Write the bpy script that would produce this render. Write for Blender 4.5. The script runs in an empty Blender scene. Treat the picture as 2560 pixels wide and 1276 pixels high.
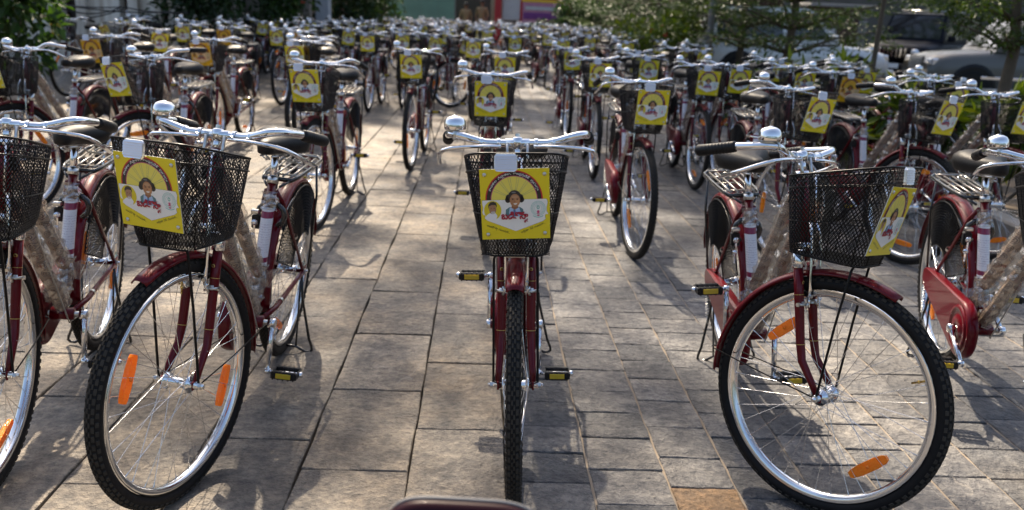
import bpy, math, random
from mathutils import Matrix, Vector, Euler
import numpy as np

random.seed(11)
rng = np.random.default_rng(11)
sc = bpy.context.scene
COL = sc.collection
R_ = math.radians

# ------------------------------------------------------------------ camera
CAM_H, F_PX, PITCH, ROLL = 1.321, 2163.0, math.atan((638 - 31) / 2163.0), 0.047
cam = bpy.data.cameras.new('camera')
cam.sensor_width = 36.0
cam.lens = 36.0 * F_PX / 2560.0
cam.clip_start, cam.clip_end = 0.05, 400.0
cam.dof.use_dof = True
cam.dof.focus_distance = 2.35
cam.dof.aperture_fstop = 3.4
cam_o = bpy.data.objects.new('camera', cam)
COL.objects.link(cam_o)
cam_o.matrix_world = Matrix.Translation((0, 0, CAM_H)) @ Euler((math.pi / 2 - PITCH, 0, 0)).to_matrix().to_4x4() @ Matrix.Rotation(ROLL, 4, 'Z')
sc.camera = cam_o

# ------------------------------------------------------------------ daylight
SUN_EL, SUN_AZ = R_(47.0), R_(-14.5)          # behind the bicycles, a little to the left
world = bpy.data.worlds.new('World')
sc.world = world
world.use_nodes = True
wn = world.node_tree
sky = wn.nodes.new('ShaderNodeTexSky')
sky.sky_type = 'NISHITA'
sky.sun_disc = False
sky.sun_elevation = SUN_EL
sky.sun_rotation = SUN_AZ
sky.air_density, sky.dust_density, sky.ozone_density = 1.0, 4.0, 0.6
bg = wn.nodes['Background']
bg.inputs['Strength'].default_value = 0.105
wn.links.new(sky.outputs[0], bg.inputs[0])
sun = bpy.data.lights.new('sun', 'SUN')
sun.energy = 5.0
sun.angle = R_(0.6)
sun.color = (1.0, 0.85, 0.66)
sun_o = bpy.data.objects.new('sun', sun)
COL.objects.link(sun_o)
SUN_DIR = Vector((math.sin(SUN_AZ) * math.cos(SUN_EL), math.cos(SUN_AZ) * math.cos(SUN_EL), math.sin(SUN_EL)))
sun_o.rotation_euler = SUN_DIR.to_track_quat('Z', 'Y').to_euler()
sun_o.location = SUN_DIR * 60
sc.view_settings.view_transform = 'Standard'
sc.view_settings.look = 'None'
sc.view_settings.exposure = 1.3
sc.view_settings.gamma = 1.0
sc.view_settings.use_curve_mapping = False
sc.cycles.max_bounces = 8
sc.cycles.transparent_max_bounces = 16
sc.cycles.caustics_reflective = False
sc.cycles.caustics_refractive = False


def unproject(u, v, z):
    """photo pixel (2560 wide) + height above the ground -> world x, y"""
    a, b = u - 1280, v - 638
    A = a * math.cos(ROLL) + b * math.sin(ROLL)
    B = -a * math.sin(ROLL) + b * math.cos(ROLL)
    ang = PITCH + math.atan(B / F_PX)
    D = (CAM_H - z) / math.tan(ang)
    return A / F_PX * (D * math.cos(PITCH) + (CAM_H - z) * math.sin(PITCH)), D


def ray_at(u, v, D):
    """world point on the ray of a pixel at ground distance D"""
    a, b = u - 1280, v - 638
    A = a * math.cos(ROLL) + b * math.sin(ROLL)
    B = -a * math.sin(ROLL) + b * math.cos(ROLL)
    ang = PITCH + math.atan(B / F_PX)
    z = CAM_H - D * math.tan(ang)
    return Vector((A / F_PX * (D * math.cos(PITCH) + (CAM_H - z) * math.sin(PITCH)), D, z))


# ------------------------------------------------------------------ materials
MATS = {}


class N:
    """thin wrapper to write node graphs"""
    def __init__(s, name):
        s.m = bpy.data.materials.new(name)
        s.m.use_nodes = True
        s.t = s.m.node_tree
        s.b = s.t.nodes['Principled BSDF']
        MATS[name] = s.m

    def n(s, typ, **kw):
        k = s.t.nodes.new(typ)
        for a, b in kw.items():
            setattr(k, a, b)
        return k

    def l(s, a, b):
        s.t.links.new(a, b)

    def set(s, **kw):
        names = dict(col='Base Color', rough='Roughness', metal='Metallic', coat='Coat Weight', coat_r='Coat Roughness', spec='Specular IOR Level', trans='Transmission Weight', ior='IOR', alpha='Alpha', sub='Subsurface Weight', sheen='Sheen Weight')
        for a, b in kw.items():
            i = s.b.inputs[names[a]]
            i.default_value = (*b, 1) if isinstance(b, tuple) else b
        return s

    def math(s, op, a, b=None, clamp=False):
        k = s.n('ShaderNodeMath', operation=op, use_clamp=clamp)
        for i, x in enumerate((a, b)):
            if x is None:
                continue
            if isinstance(x, (int, float)):
                k.inputs[i].default_value = x
            else:
                s.l(x, k.inputs[i])
        return k.outputs[0]

    def ramp(s, fac, stops, interp='LINEAR'):
        k = s.n('ShaderNodeValToRGB')
        k.color_ramp.interpolation = interp
        e = k.color_ramp.elements
        while len(e) < len(stops):
            e.new(0.5)
        for i, (p, c) in enumerate(stops):
            e[i].position = p
            e[i].color = (*c, 1) if len(c) == 3 else c
        s.l(fac, k.inputs[0])
        return k.outputs[0]

    def coord(s, out='Object'):
        return s.n('ShaderNodeTexCoord').outputs[out]

    def noise(s, vec, scale, detail=4, rough=0.55, out=0):
        k = s.n('ShaderNodeTexNoise')
        k.inputs['Scale'].default_value = scale
        k.inputs['Detail'].default_value = detail
        k.inputs['Roughness'].default_value = rough
        if vec is not None:
            s.l(vec, k.inputs['Vector'])
        return k.outputs[out]

    def mix(s, fac, a, b, blend='MIX'):
        k = s.n('ShaderNodeMix', data_type='RGBA', blend_type=blend)
        for i, x in ((0, fac), (6, a), (7, b)):
            if isinstance(x, (int, float)):
                k.inputs[i].default_value = x
            elif isinstance(x, tuple):
                k.inputs[i].default_value = (*x, 1)
            else:
                s.l(x, k.inputs[i])
        return k.outputs[2]

    def bump(s, h, strength, dist=0.01):
        k = s.n('ShaderNodeBump')
        k.inputs['Strength'].default_value = strength
        k.inputs['Distance'].default_value = dist
        s.l(h, k.inputs['Height'])
        s.l(k.outputs[0], s.b.inputs['Normal'])

    def col(s, c):
        s.l(c, s.b.inputs['Base Color'])

    def rough(s, c):
        s.l(c, s.b.inputs['Roughness'])


def simple(name, col, rough=0.5, metal=0.0, coat=0.0, var=0.0, scale=20.0, bump=0.0, rvar=0.0, **kw):
    k = N(name).set(col=col, rough=rough, metal=metal, coat=coat, **kw)
    if var or bump or rvar:
        nz = k.noise(k.coord(), scale)
        if var:
            k.col(k.mix(nz, tuple(c * (1 - var) for c in col), tuple(min(1, c * (1 + var)) for c in col)))
        if rvar:
            k.rough(k.math('ADD', k.math('MULTIPLY', nz, 2 * rvar), max(0.02, rough - rvar)))
        if bump:
            k.bump(nz, bump)
    return k.m


k = N('maroon_paint').set(rough=0.38, metal=0.0, coat=0.5, coat_r=0.015, spec=0.08)
fl = k.n('ShaderNodeTexVoronoi'); fl.inputs['Scale'].default_value = 900
k.l(k.coord(), fl.inputs['Vector'])
paint = k.mix(k.math('MULTIPLY', fl.outputs[1], 0.6), (0.095, 0.0003, 0.0045), (0.17, 0.0008, 0.010))
chip = k.math('GREATER_THAN', k.noise(k.coord(), 55, 3, 0.6), 0.735)
k.col(k.mix(k.math('MULTIPLY', chip, 0.7), paint, (0.45, 0.42, 0.40)))
simple('chrome', (0.82, 0.83, 0.85), 0.07, 1.0, rvar=0.05, scale=8)
simple('rim_steel', (0.78, 0.79, 0.80), 0.13, 1.0, rvar=0.07, scale=14)
simple('zinc', (0.62, 0.62, 0.60), 0.28, 1.0)
simple('spoke_steel', (0.8, 0.8, 0.8), 0.22, 1.0)
simple('tyre_rubber', (0.008, 0.008, 0.009), 0.6, spec=0.22, var=0.4, scale=60, bump=0.15)
k = N('tread_rubber').set(rough=0.85, spec=0.15)
k.col(k.mix(k.noise(k.coord(), 18), (0.022, 0.020, 0.018), (0.075, 0.066, 0.054)))
simple('black_paint', (0.010, 0.010, 0.011), 0.25, coat=0.6)
simple('black_wire', (0.005, 0.005, 0.0055), 0.36, spec=0.22)
simple('black_plastic', (0.008, 0.008, 0.009), 0.42, spec=0.3, var=0.3, scale=80, bump=0.05)
simple('saddle_vinyl', (0.009, 0.0085, 0.0085), 0.5, var=0.35, scale=160, bump=0.12, rvar=0.06, spec=0.3)
simple('rack_metal', (0.36, 0.34, 0.31), 0.3, 0.9)
simple('brass', (0.75, 0.52, 0.18), 0.25, 1.0)
simple('gold_print', (0.6, 0.42, 0.12), 0.4, 0.4)
k = N('amber_lens').set(col=(1.0, 0.25, 0.004), rough=0.16, coat=0.6)
vo = k.n('ShaderNodeTexVoronoi'); vo.inputs['Scale'].default_value = 260
k.l(k.coord(), vo.inputs['Vector'])
k.col(k.mix(vo.outputs[0], (1.0, 0.55, 0.04), (1.0, 0.26, 0.003)))
k.bump(vo.outputs[0], 0.4, 0.002)
AMBER = k
k = N('yellow_lens').set(rough=0.16, coat=0.6)
wv = k.n('ShaderNodeTexWave'); wv.inputs['Scale'].default_value = 90
k.l(k.coord(), wv.inputs['Vector'])
k.col(k.mix(wv.outputs[1], (1.0, 0.66, 0.03), (1.0, 0.82, 0.10)))
k.bump(wv.outputs[1], 0.3, 0.002)
YELLOW = k
k = N('white_lens').set(col=(0.95, 0.96, 0.97), rough=0.22, metal=0.8)
wv = k.n('ShaderNodeTexWave', bands_direction='X'); wv.inputs['Scale'].default_value = 110
k.l(k.coord(), wv.inputs['Vector'])
k.bump(wv.outputs[1], 0.2, 0.001)


def glowing_through(k, colr, f):
    """translucency added so the lenses glow as if lit by flash"""
    tl = k.n('ShaderNodeBsdfTranslucent')
    tl.inputs[0].default_value = (*colr, 1)
    mx = k.n('ShaderNodeMixShader'); mx.inputs[0].default_value = f
    k.l(k.b.outputs[0], mx.inputs[1]); k.l(tl.outputs[0], mx.inputs[2])
    k.l(mx.outputs[0], k.t.nodes['Material Output'].inputs[0])


glowing_through(k, (1.0, 1.0, 1.0), 0.12)
glowing_through(AMBER, (1.0, 0.30, 0.01), 0.4)
glowing_through(YELLOW, (1.0, 0.60, 0.03), 0.4)
simple('red_lens', (0.7, 0.02, 0.01), 0.15, coat=0.6)
simple('plate_back', (0.7, 0.7, 0.68), 0.4)
k = N('plate_print').set(rough=0.3, coat=0.25, coat_r=0.15)
at = k.n('ShaderNodeVertexColor', layer_name='print_colour')
k.col(at.outputs[0])
k = N('plate_print_backlit').set(rough=0.3, coat=0.25, coat_r=0.15)  # amber tint stands in for sunlight behind the backlit plates
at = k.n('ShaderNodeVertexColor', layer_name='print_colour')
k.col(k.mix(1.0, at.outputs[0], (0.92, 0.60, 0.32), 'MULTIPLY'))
# kraft paper printed with small ring emblems
k = N('kraft_paper').set(rough=0.75)
co = k.coord()
sx = k.n('ShaderNodeSeparateXYZ'); k.l(co, sx.inputs[0])
fz = k.math('SUBTRACT', k.math('FRACT', k.math('MULTIPLY', sx.outputs[2], 26.0)), 0.5)
fx = k.math('SUBTRACT', k.math('FRACT', k.math('ADD', k.math('MULTIPLY', sx.outputs[0], 32.0), 0.15)), 0.5)
d = k.math('SQRT', k.math('ADD', k.math('POWER', k.math('ABSOLUTE', fz), 2.0), k.math('POWER', k.math('ABSOLUTE', fx), 2.0)))
ring = k.math('GREATER_THAN', k.math('SINE', k.math('MULTIPLY', d, 38.0)), -0.1)
ring = k.math('MULTIPLY', ring, k.math('LESS_THAN', d, 0.40))
base = k.mix(k.noise(co, 60), (0.36, 0.25, 0.17), (0.54, 0.41, 0.30))
k.col(k.mix(k.math('MULTIPLY', ring, 0.72), base, (0.05, 0.02, 0.03)))
k.bump(k.noise(co, 45, 5), 0.35, 0.004)
# white seat-tube sleeve: maroon bands near both ends, rows of small grey print
k = N('sleeve_print').set(rough=0.32, coat=0.5)
co = k.coord()
sx = k.n('ShaderNodeSeparateXYZ'); k.l(co, sx.inputs[0])
z = sx.outputs[2]
b1 = k.math('MULTIPLY', k.math('GREATER_THAN', z, 0.618), k.math('LESS_THAN', z, 0.640))
b2 = k.math('MULTIPLY', k.math('GREATER_THAN', z, 0.476), k.math('LESS_THAN', z, 0.492))
rows = k.math('GREATER_THAN', k.math('SINE', k.math('MULTIPLY', z, 780.0)), 0.25)
nx = k.math('GREATER_THAN', k.noise(co, 330, 1), 0.5)
mid = k.math('MULTIPLY', k.math('GREATER_THAN', z, 0.505), k.math('LESS_THAN', z, 0.605))
txt = k.math('MULTIPLY', k.math('MULTIPLY', rows, nx), mid)
c1 = k.mix(k.math('MULTIPLY', txt, 0.5), (0.78, 0.77, 0.80), (0.30, 0.24, 0.34))
k.col(k.mix(k.math('ADD', b1, b2, True), c1, (0.22, 0.004, 0.05)))


def cello(name, dens):
    k = N(name)
    out = k.t.nodes['Material Output']
    k.t.nodes.remove(k.b)
    tr = k.n('ShaderNodeBsdfTransparent')
    tr.inputs[0].default_value = (0.93, 0.93, 0.92, 1)
    gl = k.n('ShaderNodeBsdfGlossy')
    gl.inputs['Roughness'].default_value = 0.05
    df = k.n('ShaderNodeBsdfDiffuse')
    df.inputs[0].default_value = (0.7, 0.68, 0.64, 1)
    co = k.coord()
    bp = k.n('ShaderNodeBump')
    bp.inputs['Strength'].default_value = 0.8
    bp.inputs['Distance'].default_value = 0.012
    h = k.noise(co, 34, 3, 0.5)
    k.l(h, bp.inputs['Height'])
    k.l(bp.outputs[0], gl.inputs['Normal'])
    k.l(bp.outputs[0], df.inputs['Normal'])
    m1 = k.n('ShaderNodeMixShader'); m1.inputs[0].default_value = 0.14
    k.l(gl.outputs[0], m1.inputs[1]); k.l(df.outputs[0], m1.inputs[2])
    m2 = k.n('ShaderNodeMixShader')
    k.l(k.math('ADD', k.math('MULTIPLY', k.noise(co, 70, 3), dens), dens * 0.2, True), m2.inputs[0])
    k.l(tr.outputs[0], m2.inputs[1]); k.l(m1.outputs[0], m2.inputs[2])
    k.l(m2.outputs[0], out.inputs[0])


cello('cellophane', 0.42)
simple('ribbon_cloth', (0.42, 0.36, 0.62), 0.6)

# paving
def stone(name, lo, hi, warm):
    k = N(name).set(rough=0.7, spec=0.35)
    co = k.n('ShaderNodeNewGeometry').outputs['Position']
    oi = k.n('ShaderNodeObjectInfo').outputs['Random']
    at = k.n('ShaderNodeAttribute', attribute_name='piece_tone').outputs['Fac']
    rnd = k.math('FRACT', k.math('ADD', oi, at))
    base = k.mix(rnd, lo, hi)
    big = k.noise(co, 2.3, 5, 0.6)
    base = k.mix(k.math('MULTIPLY', k.ramp(big, [(0.40, (0, 0, 0)), (0.70, (1, 1, 1))]), 0.55), base, warm)
    off = k.n('ShaderNodeVectorMath', operation='ADD')
    cmb = k.n('ShaderNodeCombineXYZ')
    k.l(k.math('MULTIPLY', rnd, 37.0), cmb.inputs[0]); k.l(k.math('MULTIPLY', rnd, 91.0), cmb.inputs[1])
    k.l(co, off.inputs[0]); k.l(cmb.outputs[0], off.inputs[1])
    pv = off.outputs[0]
    mot = k.noise(pv, 7, 9, 0.72)
    fleck = k.noise(pv, 38, 6, 0.65)
    base = k.mix(k.ramp(mot, [(0.40, (0, 0, 0)), (0.60, (1, 1, 1))]), k.mix(1.0, base, (0.60, 0.60, 0.63), 'MULTIPLY'), k.mix(1.0, base, (1.38, 1.33, 1.25), 'MULTIPLY'))
    base = k.mix(k.ramp(fleck, [(0.40, (0, 0, 0)), (0.60, (1, 1, 1))]), k.mix(1.0, base, (0.76, 0.76, 0.78), 'MULTIPLY'), k.mix(1.0, base, (1.22, 1.20, 1.16), 'MULTIPLY'))
    # a thin pale vein in a few stones
    ve = k.noise(pv, 1.7, 3, 0.45)
    vm = k.math('LESS_THAN', k.math('ABSOLUTE', k.math('SUBTRACT', ve, 0.47)), 0.0022)
    base = k.mix(k.math('MULTIPLY', k.math('MULTIPLY', vm, k.math('GREATER_THAN', rnd, 0.84)), 0.4), base, (0.34, 0.31, 0.27))
    sp = k.noise(co, 90, 2, 0.5)
    base = k.mix(k.math('MULTIPLY', k.math('GREATER_THAN', sp, 0.67), 0.5), base, (0.04, 0.037, 0.033))
    k.col(base)
    # riven face: ledges of split layers with a grainy surface
    led = k.noise(pv, 11, 6, 0.66)
    step = k.math('MULTIPLY', k.math('FLOOR', k.math('MULTIPLY', led, 14.0)), 1 / 14.0)
    h = k.math('ADD', k.math('ADD', k.math('MULTIPLY', fleck, 0.40), k.math('MULTIPLY', led, 0.8)), k.math('MULTIPLY', step, 0.7))
    k.bump(h, 1.0, 0.034)
    k.rough(k.math('ADD', k.math('MULTIPLY', mot, 0.35), 0.42))


stone('slab_stone', (0.105, 0.102, 0.098), (0.215, 0.200, 0.178), (0.245, 0.192, 0.132))
stone('sett_stone', (0.068, 0.075, 0.087), (0.178, 0.180, 0.184), (0.178, 0.168, 0.155))
stone('ochre_stone', (0.20, 0.128, 0.07), (0.22, 0.14, 0.075), (0.15, 0.12, 0.09))
k = N('joint_sand').set(rough=0.95)
co = k.n('ShaderNodeNewGeometry').outputs['Position']
k.col(k.mix(k.noise(co, 5, 6), (0.04, 0.035, 0.03), (0.20, 0.165, 0.125)))
k.bump(k.noise(co, 160, 3), 0.5, 0.004)
simple('dark_joint', (0.05, 0.046, 0.04), 0.95, var=0.5, scale=9)
k = N('pointing').set(rough=0.95)
co = k.n('ShaderNodeNewGeometry').outputs['Position']
k.col(k.mix(k.noise(co, 3.5, 6), (0.16, 0.135, 0.105), (0.36, 0.29, 0.215)))
k.bump(k.noise(co, 120, 3), 0.5, 0.004)
simple('earth', (0.10, 0.075, 0.05), 0.95, var=0.5, scale=4, bump=0.5)
simple('asphalt', (0.06, 0.058, 0.056), 0.85, var=0.35, scale=30, bump=0.3)
simple('kerb_stone', (0.30, 0.28, 0.25), 0.8, var=0.3, scale=10, bump=0.2)


def leafmat(name, a, b, c=None, scale=3.0):
    k = N(name).set(rough=0.42, spec=0.4)
    out = k.t.nodes['Material Output']
    at = k.n('ShaderNodeAttribute', attribute_name='leaf_tone').outputs['Fac']
    stops = [(0.0, a), (1.0, b)] if c is None else [(0.0, a), (0.7, b), (1.0, c)]
    colr = k.ramp(at, stops)
    k.col(colr)
    tl = k.n('ShaderNodeBsdfTranslucent')
    k.l(k.mix(1.0, colr, (1.5, 1.6, 0.6), 'MULTIPLY'), tl.inputs[0])
    mx = k.n('ShaderNodeMixShader'); mx.inputs[0].default_value = 0.28
    k.l(k.b.outputs[0], mx.inputs[1]); k.l(tl.outputs[0], mx.inputs[2])
    k.l(mx.outputs[0], out.inputs[0])


leafmat('leaf_green', (0.014, 0.036, 0.009), (0.042, 0.09, 0.016), (0.10, 0.15, 0.02))
leafmat('leaf_dark', (0.010, 0.026, 0.010), (0.030, 0.065, 0.018))
leafmat('leaf_olive', (0.020, 0.044, 0.007), (0.060, 0.105, 0.013), (0.14, 0.16, 0.020))
leafmat('leaf_croton', (0.025, 0.06, 0.010), (0.12, 0.16, 0.014), (0.34, 0.30, 0.02))
simple('petal_red', (0.62, 0.03, 0.02), 0.5)
simple('petal_orange', (0.75, 0.22, 0.02), 0.5)
simple('bark', (0.11, 0.085, 0.06), 0.9, var=0.4, scale=14, bump=0.6)
simple('bark_pale', (0.24, 0.21, 0.17), 0.9, var=0.35, scale=9, bump=0.5)

k = N('white_wall').set(rough=0.8)
co = k.coord()
st = k.n('ShaderNodeMapping'); st.inputs['Scale'].default_value = (6, 6, 0.5)
k.l(co, st.inputs['Vector'])
k.col(k.mix(k.ramp(k.noise(st.outputs[0], 1.2, 5), [(0.42, (0, 0, 0)), (0.75, (1, 1, 1))]), (0.78, 0.74, 0.66), (0.42, 0.34, 0.25)))
simple('dark_opening', (0.02, 0.016, 0.014), 0.4)
simple('dark_wood', (0.05, 0.022, 0.014), 0.6, var=0.4, scale=6)
simple('dim_wall', (0.10, 0.095, 0.085), 0.85, var=0.3, scale=2)
simple('grey_wall', (0.22, 0.215, 0.21), 0.85, var=0.25, scale=3)
simple('hoarding_green', (0.15, 0.29, 0.23), 0.55, var=0.25, scale=1.3)  # base lightened for the pale glare on the sheets
simple('red_paint', (0.34, 0.012, 0.02), 0.5)
simple('board_white', (0.46, 0.47, 0.49), 0.5, var=0.06, scale=3)
simple('banner_pink', (0.45, 0.20, 0.30), 0.5, var=0.3, scale=3)
simple('banner_purple', (0.16, 0.035, 0.20), 0.5, var=0.3, scale=4)
simple('banner_yellow', (0.70, 0.45, 0.03), 0.5)
simple('car_black', (0.006, 0.008, 0.014), 0.4, spec=0.1)
simple('car_silver', (0.12, 0.115, 0.10), 0.4, 0.0, coat=0.3)
simple('car_white', (0.72, 0.72, 0.71), 0.3, coat=1.0)
simple('car_glass', (0.01, 0.012, 0.014), 0.05, coat=0.5)
simple('headlamp_glass', (0.75, 0.77, 0.8), 0.08, 0.6)
simple('plate_white', (0.75, 0.8, 0.82), 0.4)
simple('skin', (0.17, 0.085, 0.05), 0.55)
simple('hair_black', (0.01, 0.009, 0.008), 0.5)
simple('khaki_cloth', (0.24, 0.17, 0.095), 0.85)
simple('shoe_leather', (0.03, 0.015, 0.01), 0.4)
simple('cowl_paint', (0.022, 0.001, 0.004), 0.4, 0.0, coat=0.12, spec=0.15)
simple('plastic_trim', (0.25, 0.24, 0.23), 0.5)
simple('cable_black', (0.012, 0.012, 0.013), 0.5)


# ------------------------------------------------------------------ mesh helper
class MB:
    def __init__(s):
        s.v, s.f, s.fm, s.mats, s.sm = [], [], [], [], []

    def mi(s, mat):
        if mat not in s.mats:
            s.mats.append(mat)
        return s.mats.index(mat)

    def add(s, vs, fs, mat, smooth=False):
        o = len(s.v)
        k = s.mi(mat)
        s.v.extend([tuple(p) for p in vs])
        s.f.extend([tuple(i + o for i in f) for f in fs])
        s.fm.extend([k] * len(fs))
        s.sm.extend([smooth] * len(fs))
        return s

    def tube(s, pts, r, mat, n=8, closed=False, caps=True, smooth=True, flat=None):
        pts = [Vector(p) for p in pts]
        m = len(pts)
        rs = r if isinstance(r, (list, tuple)) else [r] * m
        tans = []
        for i in range(m):
            a = pts[i - 1] if (i > 0 or closed) else pts[i]
            b = pts[(i + 1) % m] if (i < m - 1 or closed) else pts[i]
            t = b - a
            tans.append(t.normalized() if t.length > 1e-9 else Vector((0, 0, 1)))
        ref = Vector((0, 0, 1)) if abs(tans[0].z) < 0.9 else Vector((1, 0, 0))
        nv = (ref - tans[0] * ref.dot(tans[0])).normalized()
        vs = []
        for i in range(m):
            if i:
                nv = nv - tans[i] * nv.dot(tans[i])
                nv = nv.normalized() if nv.length > 1e-6 else tans[i].orthogonal().normalized()
            bn = tans[i].cross(nv)
            for k in range(n):
                a = 2 * math.pi * (k + 0.5) / n
                vs.append(pts[i] + (nv * math.cos(a) * (flat or 1.0) + bn * math.sin(a)) * rs[i])
        fs = []
        for i in range(m if closed else m - 1):
            j = (i + 1) % m
            for k in range(n):
                k2 = (k + 1) % n
                fs.append((i * n + k, i * n + k2, j * n + k2, j * n + k))
        if caps and not closed:
            fs.append(tuple(range(n - 1, -1, -1)))
            fs.append(tuple((m - 1) * n + k for k in range(n)))
        return s.add(vs, fs, mat, smooth)

    def box(s, c, size, mat, M=None, bev=0.0):
        x, y, z = (q / 2 for q in size)
        if bev <= 0:
            vs = [(a, b, d) for a in (-x, x) for b in (-y, y) for d in (-z, z)]
            fs = [(0, 1, 3, 2), (4, 6, 7, 5), (0, 4, 5, 1), (2, 3, 7, 6), (0, 2, 6, 4), (1, 5, 7, 3)]
        else:
            # chamfer along every edge: 24 verts
            vs, idx = [], {}
            for a in (-1, 1):
                for b in (-1, 1):
                    for d in (-1, 1):
                        for ax in range(3):
                            p = [a * (x - bev), b * (y - bev), d * (z - bev)]
                            p[ax] = (a * x, b * y, d * z)[ax]
                            idx[(a, b, d, ax)] = len(vs)
                            vs.append(tuple(p))
            fs = []
            cyc = [(-1, -1), (1, -1), (1, 1), (-1, 1)]
            for ax in range(3):
                for sg in (-1, 1):
                    f = []
                    for p, q in cyc:
                        key = [0, 0, 0]; key[ax] = sg; key[(ax + 1) % 3] = p; key[(ax + 2) % 3] = q
                        f.append(idx[(*key, ax)])
                    fs.append(tuple(f if sg > 0 else f[::-1]))
            for ax in range(3):
                a1, a2 = (ax + 1) % 3, (ax + 2) % 3
                for p in (-1, 1):
                    for q in (-1, 1):
                        k0 = [0, 0, 0]; k0[ax] = -1; k0[a1] = p; k0[a2] = q
                        k1 = list(k0); k1[ax] = 1
                        f = [idx[(*k0, a1)], idx[(*k1, a1)], idx[(*k1, a2)], idx[(*k0, a2)]]
                        fs.append(tuple(f if p * q < 0 else f[::-1]))
            for a in (-1, 1):
                for b in (-1, 1):
                    for d in (-1, 1):
                        f = [idx[(a, b, d, 0)], idx[(a, b, d, 1)], idx[(a, b, d, 2)]]
                        fs.append(tuple(f if a * b * d > 0 else f[::-1]))
        if M is not None:
            vs = [M @ Vector(p) for p in vs]
        vs = [Vector(p) + Vector(c) for p in vs]
        return s.add(vs, fs, mat)

    def lathe(s, prof, o, axis, mat, n=16, smooth=True, a0=0.0, a1=None):
        """prof: (radius, height along axis)"""
        o, ax = Vector(o), Vector(axis).normalized()
        e1 = ax.orthogonal().normalized(); e2 = ax.cross(e1)
        full = a1 is None
        cnt = n if full else n + 1
        vs = []
        for r, h in prof:
            for k in range(cnt):
                a = (2 * math.pi * k / n) if full else a0 + (a1 - a0) * k / n
                vs.append(o + ax * h + (e1 * math.cos(a) + e2 * math.sin(a)) * r)
        fs = []
        for i in range(len(prof) - 1):
            for k in range(n):
                k2 = (k + 1) % cnt
                fs.append((i * cnt + k, i * cnt + k2, (i + 1) * cnt + k2, (i + 1) * cnt + k))
        return s.add(vs, fs, mat, smooth)

    def prism(s, poly, to3, d0, d1, mat, smooth=False):
        """poly 2D ring, to3(a,b,d) -> 3D"""
        m = len(poly)
        vs = [to3(a, b, d0) for a, b in poly] + [to3(a, b, d1) for a, b in poly]
        fs = [tuple(range(m - 1, -1, -1)), tuple(range(m, 2 * m))]
        fs += [(i, (i + 1) % m, m + (i + 1) % m, m + i) for i in range(m)]
        return s.add(vs, fs, mat, smooth)

    def merge(s, other, M=None):
        o = len(s.v)
        s.v.extend([tuple(M @ Vector(p)) for p in other.v] if M is not None else other.v)
        s.f.extend([tuple(i + o for i in f) for f in other.f])
        mp = [s.mi(m) for m in other.mats]
        s.fm.extend([mp[i] for i in other.fm])
        s.sm.extend(other.sm)
        return s

    def mesh(s, name):
        me = bpy.data.meshes.new(name)
        me.from_pydata(s.v, [], s.f)
        for m in s.mats:
            me.materials.append(MATS[m])
        me.polygons.foreach_set('material_index', s.fm)
        me.polygons.foreach_set('use_smooth', s.sm)
        me.update()
        return me


def link(name, data, parent=None, M=None):
    o = bpy.data.objects.new(name, data)
    COL.objects.link(o)
    if parent is not None:
        o.parent = parent
    if M is not None:
        o.matrix_local = M
    return o


def tag(o, label=None, cat=None, group=None, kind=None):
    if label: o['label'] = label
    if cat: o['category'] = cat
    if group: o['group'] = group
    if kind: o['kind'] = kind
    return o


def thing(name, label, cat, loc=(0, 0, 0), rz=0.0, group=None):
    o = link(name, None)
    o.location = loc
    o.rotation_euler = (0, 0, rz)
    return tag(o, label, cat, group)


def arc(cx, cz, r, a0, a1, n):
    return [(cx + r * math.cos(a0 + (a1 - a0) * i / n), cz + r * math.sin(a0 + (a1 - a0) * i / n)) for i in range(n + 1)]

# ------------------------------------------------------------------ the bicycle
WR = 0.335
AX_Z, AX_S, AX_K = 0.335, -0.05, 0.24          # steering axis: s = AX_S - AX_K * (z - AX_Z)


def V(x, s, z):
    return Vector((x, -0.53 - s, z))


def axis_s(z):
    return AX_S - AX_K * (z - AX_Z)


AX_P = V(0, AX_S, AX_Z)
AX_D = Vector((0, AX_K, 1)).normalized()


def steer_m(a):
    return Matrix.Translation(AX_P) @ Matrix.Rotation(a, 4, AX_D) @ Matrix.Translation(-AX_P)


BB = V(0, -0.62, 0.285)
FRONT_AXLE, REAR_AXLE = V(0, 0, WR), V(0, -1.06, WR)


def build_tyre():
    m = MB()
    rc, tr = 0.3132, 0.0194
    prof = []
    for i in range(13):
        a = R_(-150 + 300 * i / 12)
        prof.append((rc + tr * math.cos(a), tr * math.sin(a) * 0.98))
    m.lathe(prof, (0, 0, 0), (1, 0, 0), 'tyre_rubber', 64)
    n = 92
    for i in range(n):
        for k, (ph, hw, off, cw) in enumerate(((-58, 12, 0.5, 0.30), (-29, 11, 0.0, 0.36), (-7.5, 6, 0.5, 0.30), (7.5, 6, 0.0, 0.30), (29, 11, 0.5, 0.36), (58, 12, 0.0, 0.30))):
            th = 2 * math.pi * (i + off) / n
            dt = 2 * math.pi / n * cw
            vs = []
            for rr, sc_ in ((tr - 0.001, 1.0), (tr + 0.0024, 0.86)):
                for pa in (-1, 1):
                    for ta in (-1, 1):
                        p = R_(ph + pa * hw * sc_)
                        t = th + ta * dt * sc_
                        r = rc + rr * math.cos(p)
                        vs.append((rr * math.sin(p), r * math.cos(t), r * math.sin(t)))
            m.add(vs, [(4, 5, 7, 6), (0, 1, 5, 4), (2, 6, 7, 3), (0, 4, 6, 2), (1, 3, 7, 5)], 'tread_rubber')
    return m


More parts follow.
